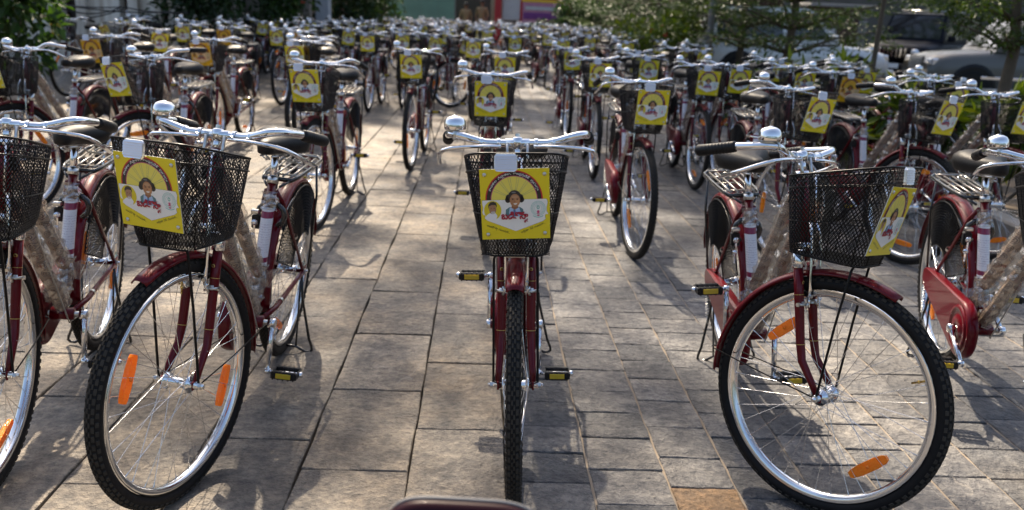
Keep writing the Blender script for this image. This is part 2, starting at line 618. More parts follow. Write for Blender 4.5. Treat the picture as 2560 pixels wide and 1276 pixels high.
def build_rim():
    m = MB()
    prof = [(0.296, -0.0155), (0.288, -0.0155), (0.281, -0.013), (0.2755, -0.006), (0.2755, 0.006), (0.281, 0.013), (0.288, 0.0155), (0.296, 0.0155), (0.293, 0.012), (0.290, 0.0), (0.293, -0.012), (0.296, -0.0155)]
    m.lathe(prof, (0, 0, 0), (1, 0, 0), 'rim_steel', 72)
    return m


def build_hub(w=0.062, rear=False):
    m = MB()
    f = 0.033
    r = 0.014 if not rear else 0.018
    prof = [(0.0, -w - 0.014), (0.006, -w - 0.014), (0.006, -w), (0.010, -w), (0.011, -f - 0.004), (0.024, -f - 0.003), (0.024, -f), (r + 0.004, -f + 0.003), (r, -f + 0.010), (r, f - 0.010), (r + 0.004, f - 0.003), (0.024, f), (0.024, f + 0.003), (0.011, f + 0.004), (0.010, w), (0.006, w), (0.006, w + 0.014), (0, w + 0.014)]
    m.lathe(prof, (0, 0, 0), (1, 0, 0), 'chrome', 14)
    for s in (-1, 1):
        m.lathe([(0.0, 0.009), (0.0095, 0.009), (0.0095, 0.0), (0.0, 0.0)], (s * (w - 0.001), 0, 0), (s, 0, 0), 'zinc', 6, False)
    return m


def build_spokes():
    m = MB()
    n = 36
    for i in range(n):
        a = 2 * math.pi * i / n
        side = 1 if i % 2 else -1
        tw = R_(62) * (1 if (i // 2) % 2 else -1)
        p0 = Vector((side * 0.034, 0.0225 * math.cos(a + tw), 0.0225 * math.sin(a + tw)))
        p1 = Vector((side * 0.003, 0.277 * math.cos(a), 0.277 * math.sin(a)))
        m.tube([p0, p1], 0.00105, 'spoke_steel', 3, caps=False)
        d = (p1 - p0).normalized()
        m.tube([p1 - d * 0.012, p1], 0.0019, 'spoke_steel', 4, caps=False)
    return m


def build_valve():
    m = MB()
    m.lathe([(0, 0.276), (0.003, 0.276), (0.003, 0.262), (0.0042, 0.262), (0.0042, 0.256), (0.0028, 0.256), (0.0028, 0.240), (0, 0.240)], (0, 0, 0), (0, 0.95, 0.31), 'brass', 8)
    return m


def build_wheel_reflector(a):
    """boat-shaped amber lens lying across the spokes at radius 0.215"""
    m = MB()
    L, W, T = 0.060, 0.0145, 0.006
    st = [(-1, 0.50), (-0.86, 0.78), (-0.4, 1.0), (0.4, 1.0), (0.86, 0.78), (1, 0.50)]
    ring = [(-T, -W), (-T, W), (-T * 0.3, W * 1.08), (T, W * 0.85), (T, -W * 0.85), (-T * 0.3, -W * 1.08)]
    M = Matrix.Rotation(a, 4, 'X') @ Matrix.Translation((0.004, 0, 0.215))
    vs = []
    for l, k in st:
        for x, z in ring:
            vs.append(M @ Vector((x, l * L, z * k)))
    nr = len(ring)
    fs = [(i * nr + k, i * nr + (k + 1) % nr, (i + 1) * nr + (k + 1) % nr, (i + 1) * nr + k) for i in range(len(st) - 1) for k in range(nr)]
    fs += [tuple(range(nr - 1, -1, -1)), tuple(range((len(st) - 1) * nr, len(st) * nr))]
    m.add(vs, fs, 'amber_lens')
    m.lathe([(0.005, 0.0), (0.005, 0.0035), (0.0, 0.0045)], M @ Vector((T, 0, 0)), (1, 0, 0), 'amber_lens', 8)
    m.lathe([(0.005, 0.0), (0.005, 0.0035), (0.0, 0.0045)], M @ Vector((-T, 0, 0)), (-1, 0, 0), 'amber_lens', 8)
    return m


def fender(c_s, c_z, R, a0, a1, hw, drop, mat='maroon_paint', n=34):
    m = MB()
    cs = []
    for k in range(9):
        q = -1 + 2 * k / 8
        cs.append((hw * math.sin(q * 1.45) / math.sin(1.45), -drop * (1 - math.cos(q * 1.45)) / (1 - math.cos(1.45))))
    outer, inner = cs, [(x * 0.95, h - 0.0022) for x, h in reversed(cs)]
    ring = outer + inner
    vs = []
    for i in range(n + 1):
        a = R_(a0 + (a1 - a0) * i / n)
        # the front lip flares a little, the corners of the ends are rounded
        e = 1.0 - 0.16 * max(0, 1 - i / 1.2) - 0.10 * max(0, 1 - (n - i) / 1.2)
        for x, h in ring:
            r = R + h
            vs.append(V(x * e, c_s + r * math.cos(a), c_z + r * math.sin(a)))
    k = len(ring)
    fs = [(i * k + j, i * k + (j + 1) % k, (i + 1) * k + (j + 1) % k, (i + 1) * k + j) for i in range(n) for j in range(k)]
    fs += [tuple(range(k - 1, -1, -1)), tuple(range(n * k, n * k + k))]
    m.add(vs, fs, mat, True)
    return m


def build_fork():
    m = MB()
    for s in (-1, 1):
        x = s * 0.0405
        pts = [V(x * 0.99, axis_s(0.70), 0.70), V(x, axis_s(0.60), 0.60), V(x * 1.02, axis_s(0.47), 0.47), V(x * 1.07, axis_s(0.42) + 0.004, 0.42), V(x * 1.13, -0.030, 0.375), V(x * 1.18, -0.004, 0.340)]
        m.tube(pts, [0.0135, 0.0135, 0.0125, 0.0115, 0.010, 0.009], 'maroon_paint', 10)
        m.box(V(x * 1.19, 0, WR), (0.006, 0.022, 0.024), 'maroon_paint', bev=0.002)
        for zz in (0.600, 0.465):
            m.lathe([(0.0139, -0.0008), (0.0139, 0.0008)], V(x * (1.0 if zz > .5 else 1.02), axis_s(zz), zz), AX_D, 'gold_print', 10)
        m.lathe([(0.0, 0.0007), (0.0055, 0.0007), (0.0055, 0)], V(x, axis_s(0.635) + 0.0137, 0.635), (0, -1, 0), 'gold_print', 10)
        m.lathe([(0.0, 0.0011), (0.0028, 0.0011), (0.0028, 0.0)], V(x, axis_s(0.635) + 0.0137, 0.635), (0, -1, 0), 'maroon_paint', 8)
    m.tube([V(-0.040, axis_s(0.700), 0.700), V(0.040, axis_s(0.700), 0.700)], 0.0135, 'maroon_paint', 10)
    return m


def build_crown_caps():
    m = MB()
    for s in (-1, 1):
        m.lathe([(0.0, 0.026), (0.011, 0.026), (0.0165, 0.020), (0.0172, 0.0), (0.0172, -0.020), (0.0140, -0.0205)], V(s * 0.0403, axis_s(0.692), 0.692), AX_D, 'chrome', 14)
    m.lathe([(0.014, 0.033), (0.022, 0.031), (0.023, 0.012), (0.0195, 0.010), (0.0195, 0.0), (0.015, 0.0)], V(0, axis_s(0.708), 0.708), AX_D, 'chrome', 16)
    m.tube([V(-0.040, axis_s(0.708), 0.708), V(0, axis_s(0.712), 0.714), V(0.040, axis_s(0.708), 0.708)], 0.012, 'chrome', 8)
    return m


def build_front_brake():
    m = MB()
    sz = axis_s
    for s in (-1, 1):
        # flat bar that drops from the crown, the clamp on the fork leg, the stirrup and its rubber shoe
        m.tube([V(s * 0.018, sz(.80) + .030, .800), V(s * 0.027, sz(.76) + .036, .762), V(s * 0.029, sz(.72) + .036, .72), V(s * 0.029, sz(.62) + .028, .62), V(s * .027, sz(.585) + .02, .585)], 0.0042, 'chrome', 6, flat=1.5)
        m.lathe([(0.0152, -0.006), (0.0152, 0.006), (0.0135, 0.006), (0.0135, -0.006), (0.0152, -0.006)], V(s * 0.0375, sz(0.575), 0.575), AX_D, 'zinc', 12)
        m.tube([V(s * .058, sz(.575) + .006, .575), V(s * .024, sz(.575) + .018, .575)], 0.0042, 'zinc', 6)
        m.tube([V(s * .038, sz(.575) + .02, .566), V(s * .027, sz(.575) + .022, .590)], 0.0036, 'zinc', 6)
        m.tube([V(s * .027, sz(.575) + .022, .570), V(s * .037, sz(.575) + .024, .592)], 0.0032, 'chrome', 6)
        m.lathe([(0.0, 0.006), (0.006, 0.006), (0.006, 0.0), (0.0, 0.0)], V(s * .058, sz(.575) + .006, .575), (s, 0, 0), 'zinc', 6, False)
        m.lathe([(0.0, 0.006), (0.0055, 0.006), (0.0055, 0.0), (0.0, 0.0)], V(s * .027, sz(.6) + .026, .60), (0, -1, 0), 'zinc', 6, False)
        m.box(V(s * .020, sz(.60) + .008, .602), (0.010, 0.036, 0.014), 'black_plastic', bev=0.002)
    m.tube([V(0.012, sz(.93) + .035, .93), V(0.012, sz(.80) + .031, .80)], 0.0032, 'chrome', 6)
    return m


def build_fender_stays():
    m = MB()
    for s in (-1, 1):
        m.tube([V(s * 0.060, 0, WR), V(s * 0.050, -0.18, 0.352), V(s * 0.034, -0.343, 0.368)], 0.0021, 'black_wire', 5)
    m.tube([V(-0.034, -0.345, 0.368), V(-0.02, -0.362, 0.368), V(0.02, -0.362, 0.368), V(0.034, -0.345, 0.368)], 0.0021, 'black_wire', 5)
    return m


def build_head():
    m = MB()
    top, low = 0.935, 0.738
    m.tube([V(0, axis_s(low), low), V(0, axis_s(top), top)], 0.0175, 'maroon_paint', 12)
    return m


def build_frame():
    m = MB()
    st = V(0, -0.775, 0.745)
    m.tube([BB, st], 0.0145, 'maroon_paint', 12)
    m.tube([V(0, axis_s(.905), .905), V(0, -0.665, 0.43)], 0.0135, 'maroon_paint', 10)
    m.tube([V(0, axis_s(.80), .80), V(0, -0.615, 0.305)], 0.0145, 'maroon_paint', 10)
    m.lathe([(0, -0.038), (0.014, -0.038), (0.021, -0.035), (0.021, 0.035), (0.014, 0.038), (0, 0.038)], BB, (1, 0, 0), 'maroon_paint', 14)
    m.lathe([(0.0175, -0.008), (0.0192, -0.008), (0.0192, 0.008), (0.0175, 0.008)], V(0, axis_s(.925), .925), AX_D, 'chrome', 14)
    for s in (-1, 1):
        m.tube([BB + Vector((s * .022, 0, 0)), V(s * .042, -0.75, .293), V(s * .060, -1.06, WR)], [0.011, 0.010, 0.008], 'maroon_paint', 8)
        m.tube([V(s * .016, -0.765, .705), V(s * .034, -0.80, .655), V(s * .060, -1.055, WR)], [0.008, 0.008, 0.0065], 'maroon_paint', 8)
        m.lathe([(0.0105, -0.006), (0.0105, 0.006)], V(s * .050, -0.93, .505), V(0, -0.255, -.32) - V(0, 0, 0), 'zinc', 10)
        m.box(V(s * .061, -1.062, WR), (0.006, 0.05, 0.036), 'maroon_paint', bev=0.003)
        m.lathe([(0.0125, -0.007), (0.0125, 0.007)], V(s * .043, -0.80, .300), (0, 1, 0.08), 'zinc', 10)
    m.tube([V(-.035, -0.80, .64), V(.035, -0.80, .64)], 0.007, 'maroon_paint', 8)
    m.lathe([(0.0152, -0.011), (0.0178, -0.011), (0.0178, 0.011), (0.0152, 0.011)], V(0, -0.773, .738), (0, .32, 1), 'zinc', 12)
    # rear brake rod along the lower tube, on the left
    m.tube([V(.024, -0.20, .80), V(.026, -0.60, .26), V(.05, -0.72, .27)], 0.0026, 'zinc', 5)
    return m


def wobble_tube(p0, p1, r, amp, n, nseg, seed, mat, over=0.0):
    rr = np.random.default_rng(seed)
    m = MB()
    p0, p1 = Vector(p0), Vector(p1)
    d = (p1 - p0).normalized()
    e1 = d.orthogonal().normalized(); e2 = d.cross(e1)
    vs = []
    for i in range(nseg + 1):
        c = p0.lerp(p1, i / nseg)
        for k in range(n):
            a = 2 * math.pi * k / n
            q = r + amp * rr.uniform(-0.4, 1.0)
            vs.append(c + (e1 * math.cos(a) + e2 * math.sin(a)) * q)
    fs = [(i * n + k, i * n + (k + 1) % n, (i + 1) * n + (k + 1) % n, (i + 1) * n + k) for i in range(nseg) for k in range(n)]
    m.add(vs, fs, mat, False)
    return m


def build_wrap(upper):
    if upper:
        return wobble_tube(V(0, -0.225, 0.865), V(0, -0.648, 0.448), 0.0195, 0.005, 9, 14, 3, 'kraft_paper')
    return wobble_tube(V(0, -0.215, 0.745), V(0, -0.600, 0.325), 0.0205, 0.005, 9, 14, 4, 'kraft_paper')


def build_wrap_film(upper):
    if upper:
        m = wobble_tube(V(0, -0.245, 0.845), V(0, -0.640, 0.458), 0.0255, 0.012, 10, 26, 5, 'cellophane', 1)
    else:
        m = wobble_tube(V(0, -0.235, 0.725), V(0, -0.595, 0.330), 0.0265, 0.014, 10, 26, 6, 'cellophane', 1)
    # loose flaps of film
    rr = np.random.default_rng(8 + upper)
    for q in (0.25, 0.55, 0.85):
        c = V(0, -0.24 - 0.40 * q, (0.85 if upper else 0.73) - 0.40 * q)
        vs = []
        for i in range(4):
            for j in range(4):
                vs.append(c + Vector((rr.uniform(-.012, .012) + (.026 if q > .5 else -.026), (i - 1.5) * .022 + rr.uniform(-.006, .006), -j * .02 + rr.uniform(-.005, .005) + .02)))
        m.add(vs, [(i * 4 + j, i * 4 + j + 1, i * 4 + j + 5, i * 4 + j + 4) for i in range(3) for j in range(3)], 'cellophane', True)
    return m


def seat_pt(z):
    t = (z - 0.285) / (0.745 - 0.285)
    return V(0, -0.62 - 0.155 * t, z)


def build_sleeve():
    m = MB()
    m.merge(wobble_tube(seat_pt(.365), seat_pt(.458), 0.0185, 0.004, 9, 5, 14, 'kraft_paper'))
    m.merge(wobble_tube(seat_pt(.652), seat_pt(.690), 0.0180, 0.003, 9, 3, 15, 'kraft_paper'))
    m.tube([seat_pt(z) for z in (0.462, 0.52, 0.58, 0.648)], 0.0205, 'sleeve_print', 14, caps=False)
    return m


def build_seat_film():
    m = wobble_tube(seat_pt(0.36), seat_pt(0.468), 0.0235, 0.008, 10, 9, 12, 'cellophane', 1)
    rr = np.random.default_rng(31)
    for zz, sd in ((.43, 1), (.40, -1)):
        c = seat_pt(zz)
        vs = []
        for i in range(4):
            for j in range(4):
                vs.append(c + Vector((sd * (.02 + i * .012) + rr.uniform(-.004, .004), rr.uniform(-.014, .014), -j * .022 + rr.uniform(-.006, .006) + .025)))
        m.add(vs, [(i * 4 + j, i * 4 + j + 1, i * 4 + j + 5, i * 4 + j + 4) for i in range(3) for j in range(3)], 'cellophane', True)
    return m


def build_top_film():
    return wobble_tube(seat_pt(0.640), seat_pt(0.70), 0.0235, 0.008, 10, 6, 13, 'cellophane', 1)


def build_chain_case():
    m = MB()
    c0, r0 = (-0.62, 0.285), 0.108
    c1, r1 = (-1.06, 0.350), 0.042
    poly = []
    ang = math.atan2(c1[1] - c0[1], c1[0] - c0[0])
    off = math.acos((r0 - r1) / math.hypot(c1[0] - c0[0], c1[1] - c0[1]))
    for i in range(21):
        a = ang + off + (2 * math.pi - 2 * off) * i / 20
        poly.append((c0[0] + r0 * math.cos(a), c0[1] + r0 * math.sin(a)))
    for i in range(9):
        a = ang - off + 2 * off * i / 8
        poly.append((c1[0] + r1 * math.cos(a), c1[1] + r1 * math.sin(a)))
    cx, cz = -0.8, 0.31
    rings = [(-0.044, 0.94), (-0.048, 0.985), (-0.056, 1.0), (-0.070, 1.0), (-0.078, 0.985), (-0.082, 0.94)]
    n = len(poly)
    vs = []
    for x, k in rings:
        for a, b in poly:
            # shrink along the outline's own direction to its nearest axis point
            t = max(0, min(1, ((a - c0[0]) * (c1[0] - c0[0]) + (b - c0[1]) * (c1[1] - c0[1])) / ((c1[0] - c0[0]) ** 2 + (c1[1] - c0[1]) ** 2)))
            qa, qb = c0[0] + t * (c1[0] - c0[0]), c0[1] + t * (c1[1] - c0[1])
            vs.append(V(x, qa + (a - qa) * k, qb + (b - qb) * k))
    fs = [(i * n + j, i * n + (j + 1) % n, (i + 1) * n + (j + 1) % n, (i + 1) * n + j) for i in range(len(rings) - 1) for j in range(n)]
    m.add(vs, fs, 'maroon_paint', True)
    m.add([vs[j] for j in range(n)], [tuple(range(n))], 'maroon_paint')
    m.add([vs[(len(rings) - 1) * n + j] for j in range(n)], [tuple(range(n - 1, -1, -1))], 'maroon_paint')
    return m


def build_case_boss():
    m = MB()
    m.lathe([(0.088, 0.0), (0.084, 0.006), (0.074, 0.006), (0.068, 0.001), (0.052, 0.001), (0.048, 0.006), (0.020, 0.006), (0.016, 0.004), (0, 0.004)], V(-0.082, -0.62, 0.285), (-1, 0, 0), 'maroon_paint', 28)
    return m


def build_crank(s, mat='chrome'):
    """built pointing forward from the bracket; turned by the part's matrix"""
    m = MB()
    x = s * (0.104 if s < 0 else 0.066)
    m.tube([Vector((x, 0.01, 0)), Vector((x, -0.17, 0))], [0.0105, 0.0085], mat, 8, flat=0.7)
    m.lathe([(0.0, -0.012), (0.017, -0.012), (0.017, 0.010), (0.010, 0.014), (0.0, 0.014)], Vector((x, 0, 0)), (s, 0, 0), mat, 12)
    m.lathe([(0.0, -0.008), (0.0115, -0.008), (0.0115, 0.008), (0.0, 0.010)], Vector((x, -0.168, 0)), (s, 0, 0), mat, 10)
    m.tube([Vector((0, 0, 0)), Vector((x, 0, 0))], 0.009, 'zinc', 8)
    return m


def build_pedal(s):
    m = MB()
    x0 = s * 0.016
    for dy in (-0.030, 0.030):
        m.box((x0 + s * 0.046, dy, 0.0), (0.084, 0.020, 0.026), 'black_plastic', bev=0.004)
        for q in range(5):
            m.box((x0 + s * (0.012 + q * 0.017), dy, 0.0), (0.004, 0.022, 0.028), 'black_plastic')
    m.tube([(0, 0, 0), (x0 + s * 0.094, 0, 0)], 0.0075, 'chrome', 8)
    m.lathe([(0.010, 0.0), (0.0115, 0.006), (0.008, 0.013), (0.0, 0.015)], (x0 + s * 0.090, 0, 0), (s, 0, 0), 'chrome', 10)
    for xx in (0.006, 0.088):
        m.box((x0 + s * xx, 0, 0), (0.004, 0.076, 0.020), 'black_plastic')
    return m


def build_pedal_reflector(s, front):
    m = MB()
    m.box((s * 0.062, -0.0412 if front else 0.0412, 0.0), (0.050, 0.004, 0.017), 'yellow_lens', bev=0.0012)
    return m


def build_seat_post():
    m = MB()
    m.tube([V(0, -0.772, .735), V(0, -0.800, .832)], 0.0125, 'chrome', 10)
    m.lathe([(0.0, -0.036), (0.016, -0.036), (0.019, -0.03), (0.019, 0.03), (0.016, 0.036), (0, 0.036)], V(0, -0.80, .838), (1, 0, 0), 'zinc', 10)
    for s in (-1, 1):
        m.lathe([(0.0, 0.007), (0.009, 0.007), (0.009, 0), (0, 0)], V(s * 0.036, -0.80, .838), (s, 0, 0), 'zinc', 6, False)
    return m


def build_saddle():
    m = MB()
    # cross-sections from nose to tail: s, half width, top z, lower z
    st = [(-0.640, 0.006, .868, .846), (-0.650, 0.022, .876, .832), (-0.680, 0.027, .879, .826), (-0.730, 0.033, .878, .822), (-0.780, 0.047, .877, .816), (-0.825, 0.074, .881, .808), (-0.865, 0.093, .889, .806), (-0.900, 0.095, .891, .810), (-0.922, 0.082, .886, .822), (-0.934, 0.045, .876, .838)]
    ring = 14
    vs = []
    for s, w, zt, zl in st:
        for k in range(ring):
            a = 2 * math.pi * k / ring
            ca, sa = math.cos(a), math.sin(a)
            x = w * math.copysign(abs(ca) ** 0.65, ca)
            if sa >= 0:
                z = zt - (zt - zl) * 0.52 * (1 - abs(sa) ** 0.8)
            else:
                z = zt - (zt - zl) * (0.52 + 0.48 * abs(sa) ** 0.5)
            vs.append(V(x, s, z + 0.014))
    fs = [(i * ring + k, i * ring + (k + 1) % ring, (i + 1) * ring + (k + 1) % ring, (i + 1) * ring + k) for i in range(len(st) - 1) for k in range(ring)]
    fs += [tuple(range(ring - 1, -1, -1)), tuple(range((len(st) - 1) * ring, len(st) * ring))]
    m.add(vs, fs, 'saddle_vinyl', True)
    return m


def build_saddle_springs():
    m = MB()
    for s in (-1, 1):
        m.tube([V(s * .018, -0.68, .836), V(s * .024, -0.76, .826), V(s * .03, -0.83, .826), V(s * .05, -0.88, .822)], 0.0035, 'zinc', 6)
        coil = [V(s * .055 + .013 * math.cos(t * .9), -0.882 + .013 * math.sin(t * .9), .786 + .0032 * t) for t in range(0, 16)]
        m.tube(coil, 0.0028, 'zinc', 5)
        m.tube([V(s * .055, -0.88, .784), V(s * .03, -0.83, .800), V(s * .03, -0.79, .815)], 0.0035, 'zinc', 6)
    return m


def build_rack():
    m = MB()
    z = 0.735
    fr = [V(-.050, -0.835, z - .004), V(-.062, -0.90, z), V(-.066, -1.02, z + .003), V(-.070, -1.20, z + .008), V(-.045, -1.235, z + .014), V(.045, -1.235, z + .014), V(.070, -1.20, z + .008), V(.066, -1.02, z + .003), V(.062, -0.90, z), V(.050, -0.835, z - .004)]
    m.tube(fr, 0.0055, 'black_paint', 6, closed=True, flat=1.6)
    for x in (-.042, -.015, .015, .042):
        m.tube([V(x, -0.85, z + .004), V(x, -1.02, z + .007), V(x * 1.1, -1.21, z + .012)], 0.0036, 'rack_metal', 6)
    for s_ in (-0.90, -1.04, -1.17):
        m.tube([V(-.064, s_, z + .001), V(.064, s_, z + .001)], 0.0036, 'rack_metal', 6)
    m.tube([V(-.05, -1.225, z + .015), V(.05, -1.225, z + .015)], 0.0042, 'rack_metal', 6)
    for s in (-1, 1):
        m.tube([V(s * .068, -1.13, z), V(s * .078, -1.12, .62), V(s * .074, -1.07, WR + .01)], 0.0048, 'black_paint', 6)
        m.tube([V(s * .05, -0.84, z - .004), V(s * .022, -0.785, .715)], 0.0045, 'black_paint', 6)
    return m


def build_skirt_guard(s):
    """expanded-metal guard beside the upper rear wheel"""
    m = MB()
    x = s * 0.036
    a0, a1, r0, r1 = R_(22), R_(128), 0.150, 0.330
    na, nr = 44, 16
    P = lambda i, j: V(x + s * 0.012 * (1 - j / nr), -1.06 + (r0 + (r1 - r0) * j / nr) * math.cos(a0 + (a1 - a0) * (i + 0.5 * (j % 2)) / na), WR + (r0 + (r1 - r0) * j / nr) * math.sin(a0 + (a1 - a0) * (i + 0.5 * (j % 2)) / na))
    for j in range(nr):
        for i in range(na):
            p = P(i, j)
            for i2 in ((i, i - 1) if j % 2 == 0 else (i, i + 1)):
                if 0 <= i2 <= na:
                    q = P(i2, j + 1)
                    m.tube([p, q], 0.0016, 'black_wire', 3, caps=False)
    edge = [V(x + s * .012, -1.06 + r0 * math.cos(a0 + (a1 - a0) * t / 10), WR + r0 * math.sin(a0 + (a1 - a0) * t / 10)) for t in range(11)]
    edge2 = [V(x, -1.06 + r1 * math.cos(a1 + (a0 - a1) * t / 10), WR + r1 * math.sin(a1 + (a0 - a1) * t / 10)) for t in range(11)]
    m.tube(edge + edge2, 0.0026, 'black_wire', 5, closed=True)
    m.tube([V(x, -1.06 + .15 * math.cos(R_(75)), WR + .15 * math.sin(R_(75))), V(x, -1.06 + .33 * math.cos(R_(75)), WR + .33 * math.sin(R_(75)))], 0.002, 'black_wire', 4)
    return m


def build_lock():
    m = MB()
    c = [(0.034 * math.cos(a), 0.036 * math.sin(a)) for a in [R_(q) for q in range(-60, 241, 30)]]
    m.tube([V(a * 1.35, -0.77 - 0.012, 0.615 + b * 1.2) for a, b in c], 0.010, 'black_paint', 8)
    m.box(V(-0.045, -0.768, 0.59), (0.030, 0.028, 0.050), 'black_plastic', bev=0.005)
    m.box(V(-0.046, -0.752, 0.628), (0.028, 0.018, 0.014), 'zinc', bev=0.003)
    return m


def build_keys():
    m = MB()
    m.lathe([(0.0, 0.001), (0.011, 0.001), (0.011, -0.001), (0, -0.001)], V(-0.046, -0.745, .590), (0.3, -1, 0), 'chrome', 12)
    m.box(V(-0.046, -0.745, .566), (0.006, 0.002, 0.030), 'chrome')
    m.lathe([(0.0, 0.001), (0.010, 0.001), (0.010, -0.001), (0, -0.001)], V(-0.050, -0.742, .545), (-0.3, -1, 0), 'chrome', 12)
    m.box(V(-0.051, -0.742, .522), (0.006, 0.002, 0.030), 'chrome')
    return m


def build_stand():
    m = MB()
    for s in (-1, 1):
        m.tube([V(s * .058, -1.05, .315), V(s * .066, -1.055, .22), V(s * .100, -1.06, .06), V(s * .112, -1.06, .028), V(s * .114, -1.06, .014), V(s * .105, -1.06, .006), V(s * .088, -1.055, .0065), V(s * .072, -1.05, .016), V(s * .055, -1.045, .028), V(0, -1.045, .029)], 0.0055, 'black_paint', 6)
        m.tube([V(s * .056, -1.045, .30), V(s * .054, -1.045, .028)], 0.004, 'black_paint', 6)
    return m


def build_stand_spring():
    m = MB()
    t0, t1 = V(-.078, -1.07, .33), V(-.080, -1.05, .20)
    n = 70
    pts = []
    for i in range(n):
        c = t0.lerp(t1, i / (n - 1))
        pts.append(c + Vector((.0055 * math.cos(i * 1.05), .0055 * math.sin(i * 1.05), 0)))
    m.tube(pts, 0.0013, 'zinc', 4)
    m.tube([t1, t1 + Vector((0, 0, -.03)), t1 + Vector((.012, 0, -.04))], 0.0014, 'zinc', 4)
    return m


BAR_Z, BAR_S = 0.972, axis_s(0.972)


def H(x, s, z):
    return V(x, BAR_S + s, BAR_Z + z)


def build_handlebar():
    m = MB()
    half = [(0.0, 0, 0), (.05, 0, 0), (.085, .001, .001), (.105, .003, .005), (.130, .008, .013), (.155, .010, .021), (.172, .006, .024), (.184, -.006, .024), (.191, -.025, .021), (.195, -.05, .016), (.199, -.085, .010), (.202, -.11, .006)]
    pts = [H(-x, s, z) for x, s, z in reversed(half[1:])] + [H(x, s, z) for x, s, z in half]
    m.tube(pts, 0.0112, 'chrome', 14)
    m.tube([H(-.034, 0, 0), H(.034, 0, 0)], 0.0132, 'chrome', 14)
    m.tube([V(0, axis_s(.925), .925), H(0, 0, -.004)], 0.0115, 'chrome', 12)
    m.lathe([(0.013, -.014), (0.0165, -.014), (0.0165, .012), (0.012, .016)], H(0, 0, 0), AX_D, 'chrome', 12)
    m.lathe([(0, .012), (0.0068, .012), (0.0068, 0), (0, 0)], H(0, -.001, .014), AX_D, 'zinc', 6, False)
    for x in (-.10, -.052, .052, .10):
        m.lathe([(0.0125, -.005), (0.0145, -.005), (0.0145, .005), (0.0125, .005)], H(x, 0.001, 0.002 if abs(x) > .09 else 0), (1, 0, 0), 'chrome', 12)
        m.lathe([(0, .008), (0.005, .008), (0.005, 0), (0, 0)], H(x, .012, 0), (0, -1, -.2), 'zinc', 6, False)
    return m


def build_grip(s):
    m = MB()
    p0, p1 = H(s * .2005, -.095, .008), H(s * .212, -.205, -.020)
    d = p1 - p0
    m.tube([p0 + d * t for t in (0, .04, .3, .6, .94, 1.0)], [.0145, .0160, .0152, .0158, .0168, .0135], 'black_plastic', 12)
    for i in range(9):
        q = p0 + d * (0.14 + 0.085 * i)
        m.lathe([(0.0150, -.0025), (0.0166, -.0012), (0.0166, .0012), (0.0150, .0025)], q, d, 'black_plastic', 12)
    return m


def build_lever(s):
    m = MB()
    pts = [H(s * .045, .021, -.006), H(s * .095, .022, -.006), H(s * .150, .024, -.008), H(s * .185, .020, -.012), H(s * .208, .008, -.020), H(s * .220, -.018, -.034), H(s * .225, -.050, -.050), H(s * .229, -.105, -.074)]
    m.tube(pts, [.0052, .0052, .0055, .0058, .006, .0062, .0062, .0058], 'chrome', 8)
    return m


def build_bell():
    m = MB()
    c = H(-.174, -.014, .045)
    m.lathe([(0.0, -.020), (.010, -.020), (.012, -.012), (.027, -.011), (.0285, -.006), (.0285, -.003)], c, (0, 0.1, 1), 'zinc', 20)
    m.lathe([(.0295, -.009), (.0304, -.006), (.0306, .003), (.0292, .013), (.0245, .0215), (.016, .0265), (.005, .0285), (.005, .0300), (0, .0305)], c, (0, 0.1, 1), 'chrome', 28)
    m.tube([c + Vector((0, .0, -.018)), H(-.174, .000, .024)], 0.008, 'zinc', 8)
    m.lathe([(0.0122, -.007), (.0145, -.007), (.0145, .007), (.0122, .007)], H(-.172, .004, .024), (1, .2, 0), 'zinc', 12)
    m.box(c + Vector((-.020, .034, -.004)), (0.018, 0.022, 0.004), 'chrome', Matrix.Rotation(0.5, 4, 'Z'), bev=0.001)
    return m


BK_ZB, BK_ZT0, BK_ZT1 = 0.718, 0.922, 0.990
BK_D = -0.045


def _bk_ring():
    """unit basket outline (x -1..1, s 0..1), anticlockwise from the middle of the back"""
    pts = []
    rb, rf = 0.22, 0.42
    asp = 0.95
    pts += [(x, 0.0) for x in np.linspace(0, 1 - rb * asp, 6)]
    pts += [(1 - rb * asp + rb * asp * math.sin(a), rb - rb * math.cos(a)) for a in np.linspace(0.2, math.pi / 2, 6)]
    pts += [(1.0, t) for t in np.linspace(rb, 1 - rf, 7)[1:]]
    pts += [(1 - rf * asp + rf * asp * math.cos(a), 1 - rf + rf * math.sin(a)) for a in np.linspace(0.15, math.pi / 2, 8)]
    pts += [(x, 1.0) for x in np.linspace(1 - rf * asp, 0, 5)[1:]]
    full = pts + [(-x, y) for x, y in reversed(pts[1:-1])]
    return full


BK_RING = _bk_ring()
_d = [0.0]
for i in range(len(BK_RING)):
    a, b = BK_RING[i], BK_RING[(i + 1) % len(BK_RING)]
    _d.append(_d[-1] + math.hypot((a[0] - b[0]) * .115, (a[1] - b[1]) * .21))


def bk_pt(u, t, out=0.0):
    u = (u % 1.0) * _d[-1]
    k = max(0, min(len(BK_RING) - 1, int(np.searchsorted(_d, u, side='right')) - 1))
    q = (u - _d[k]) / max(1e-9, _d[k + 1] - _d[k])
    a, b = BK_RING[k], BK_RING[(k + 1) % len(BK_RING)]
    x, y = a[0] + (b[0] - a[0]) * q, a[1] + (b[1] - a[1]) * q
    hw = 0.092 + (0.133 - 0.092) * (t ** 0.9)
    s0 = -0.105 + (-0.130 + 0.105) * t
    s1 = 0.095 + (0.140 - 0.095) * t
    z = BK_ZB + t * (BK_ZT0 + (BK_ZT1 - BK_ZT0) * y - BK_ZB)
    pull = 1.0 - 0.05 * max(0.0, 1 - t / 0.09)
    return V(x * (hw + out) * pull, BK_D + (s0 - out) + (s1 - s0 + 2 * out) * y, z)


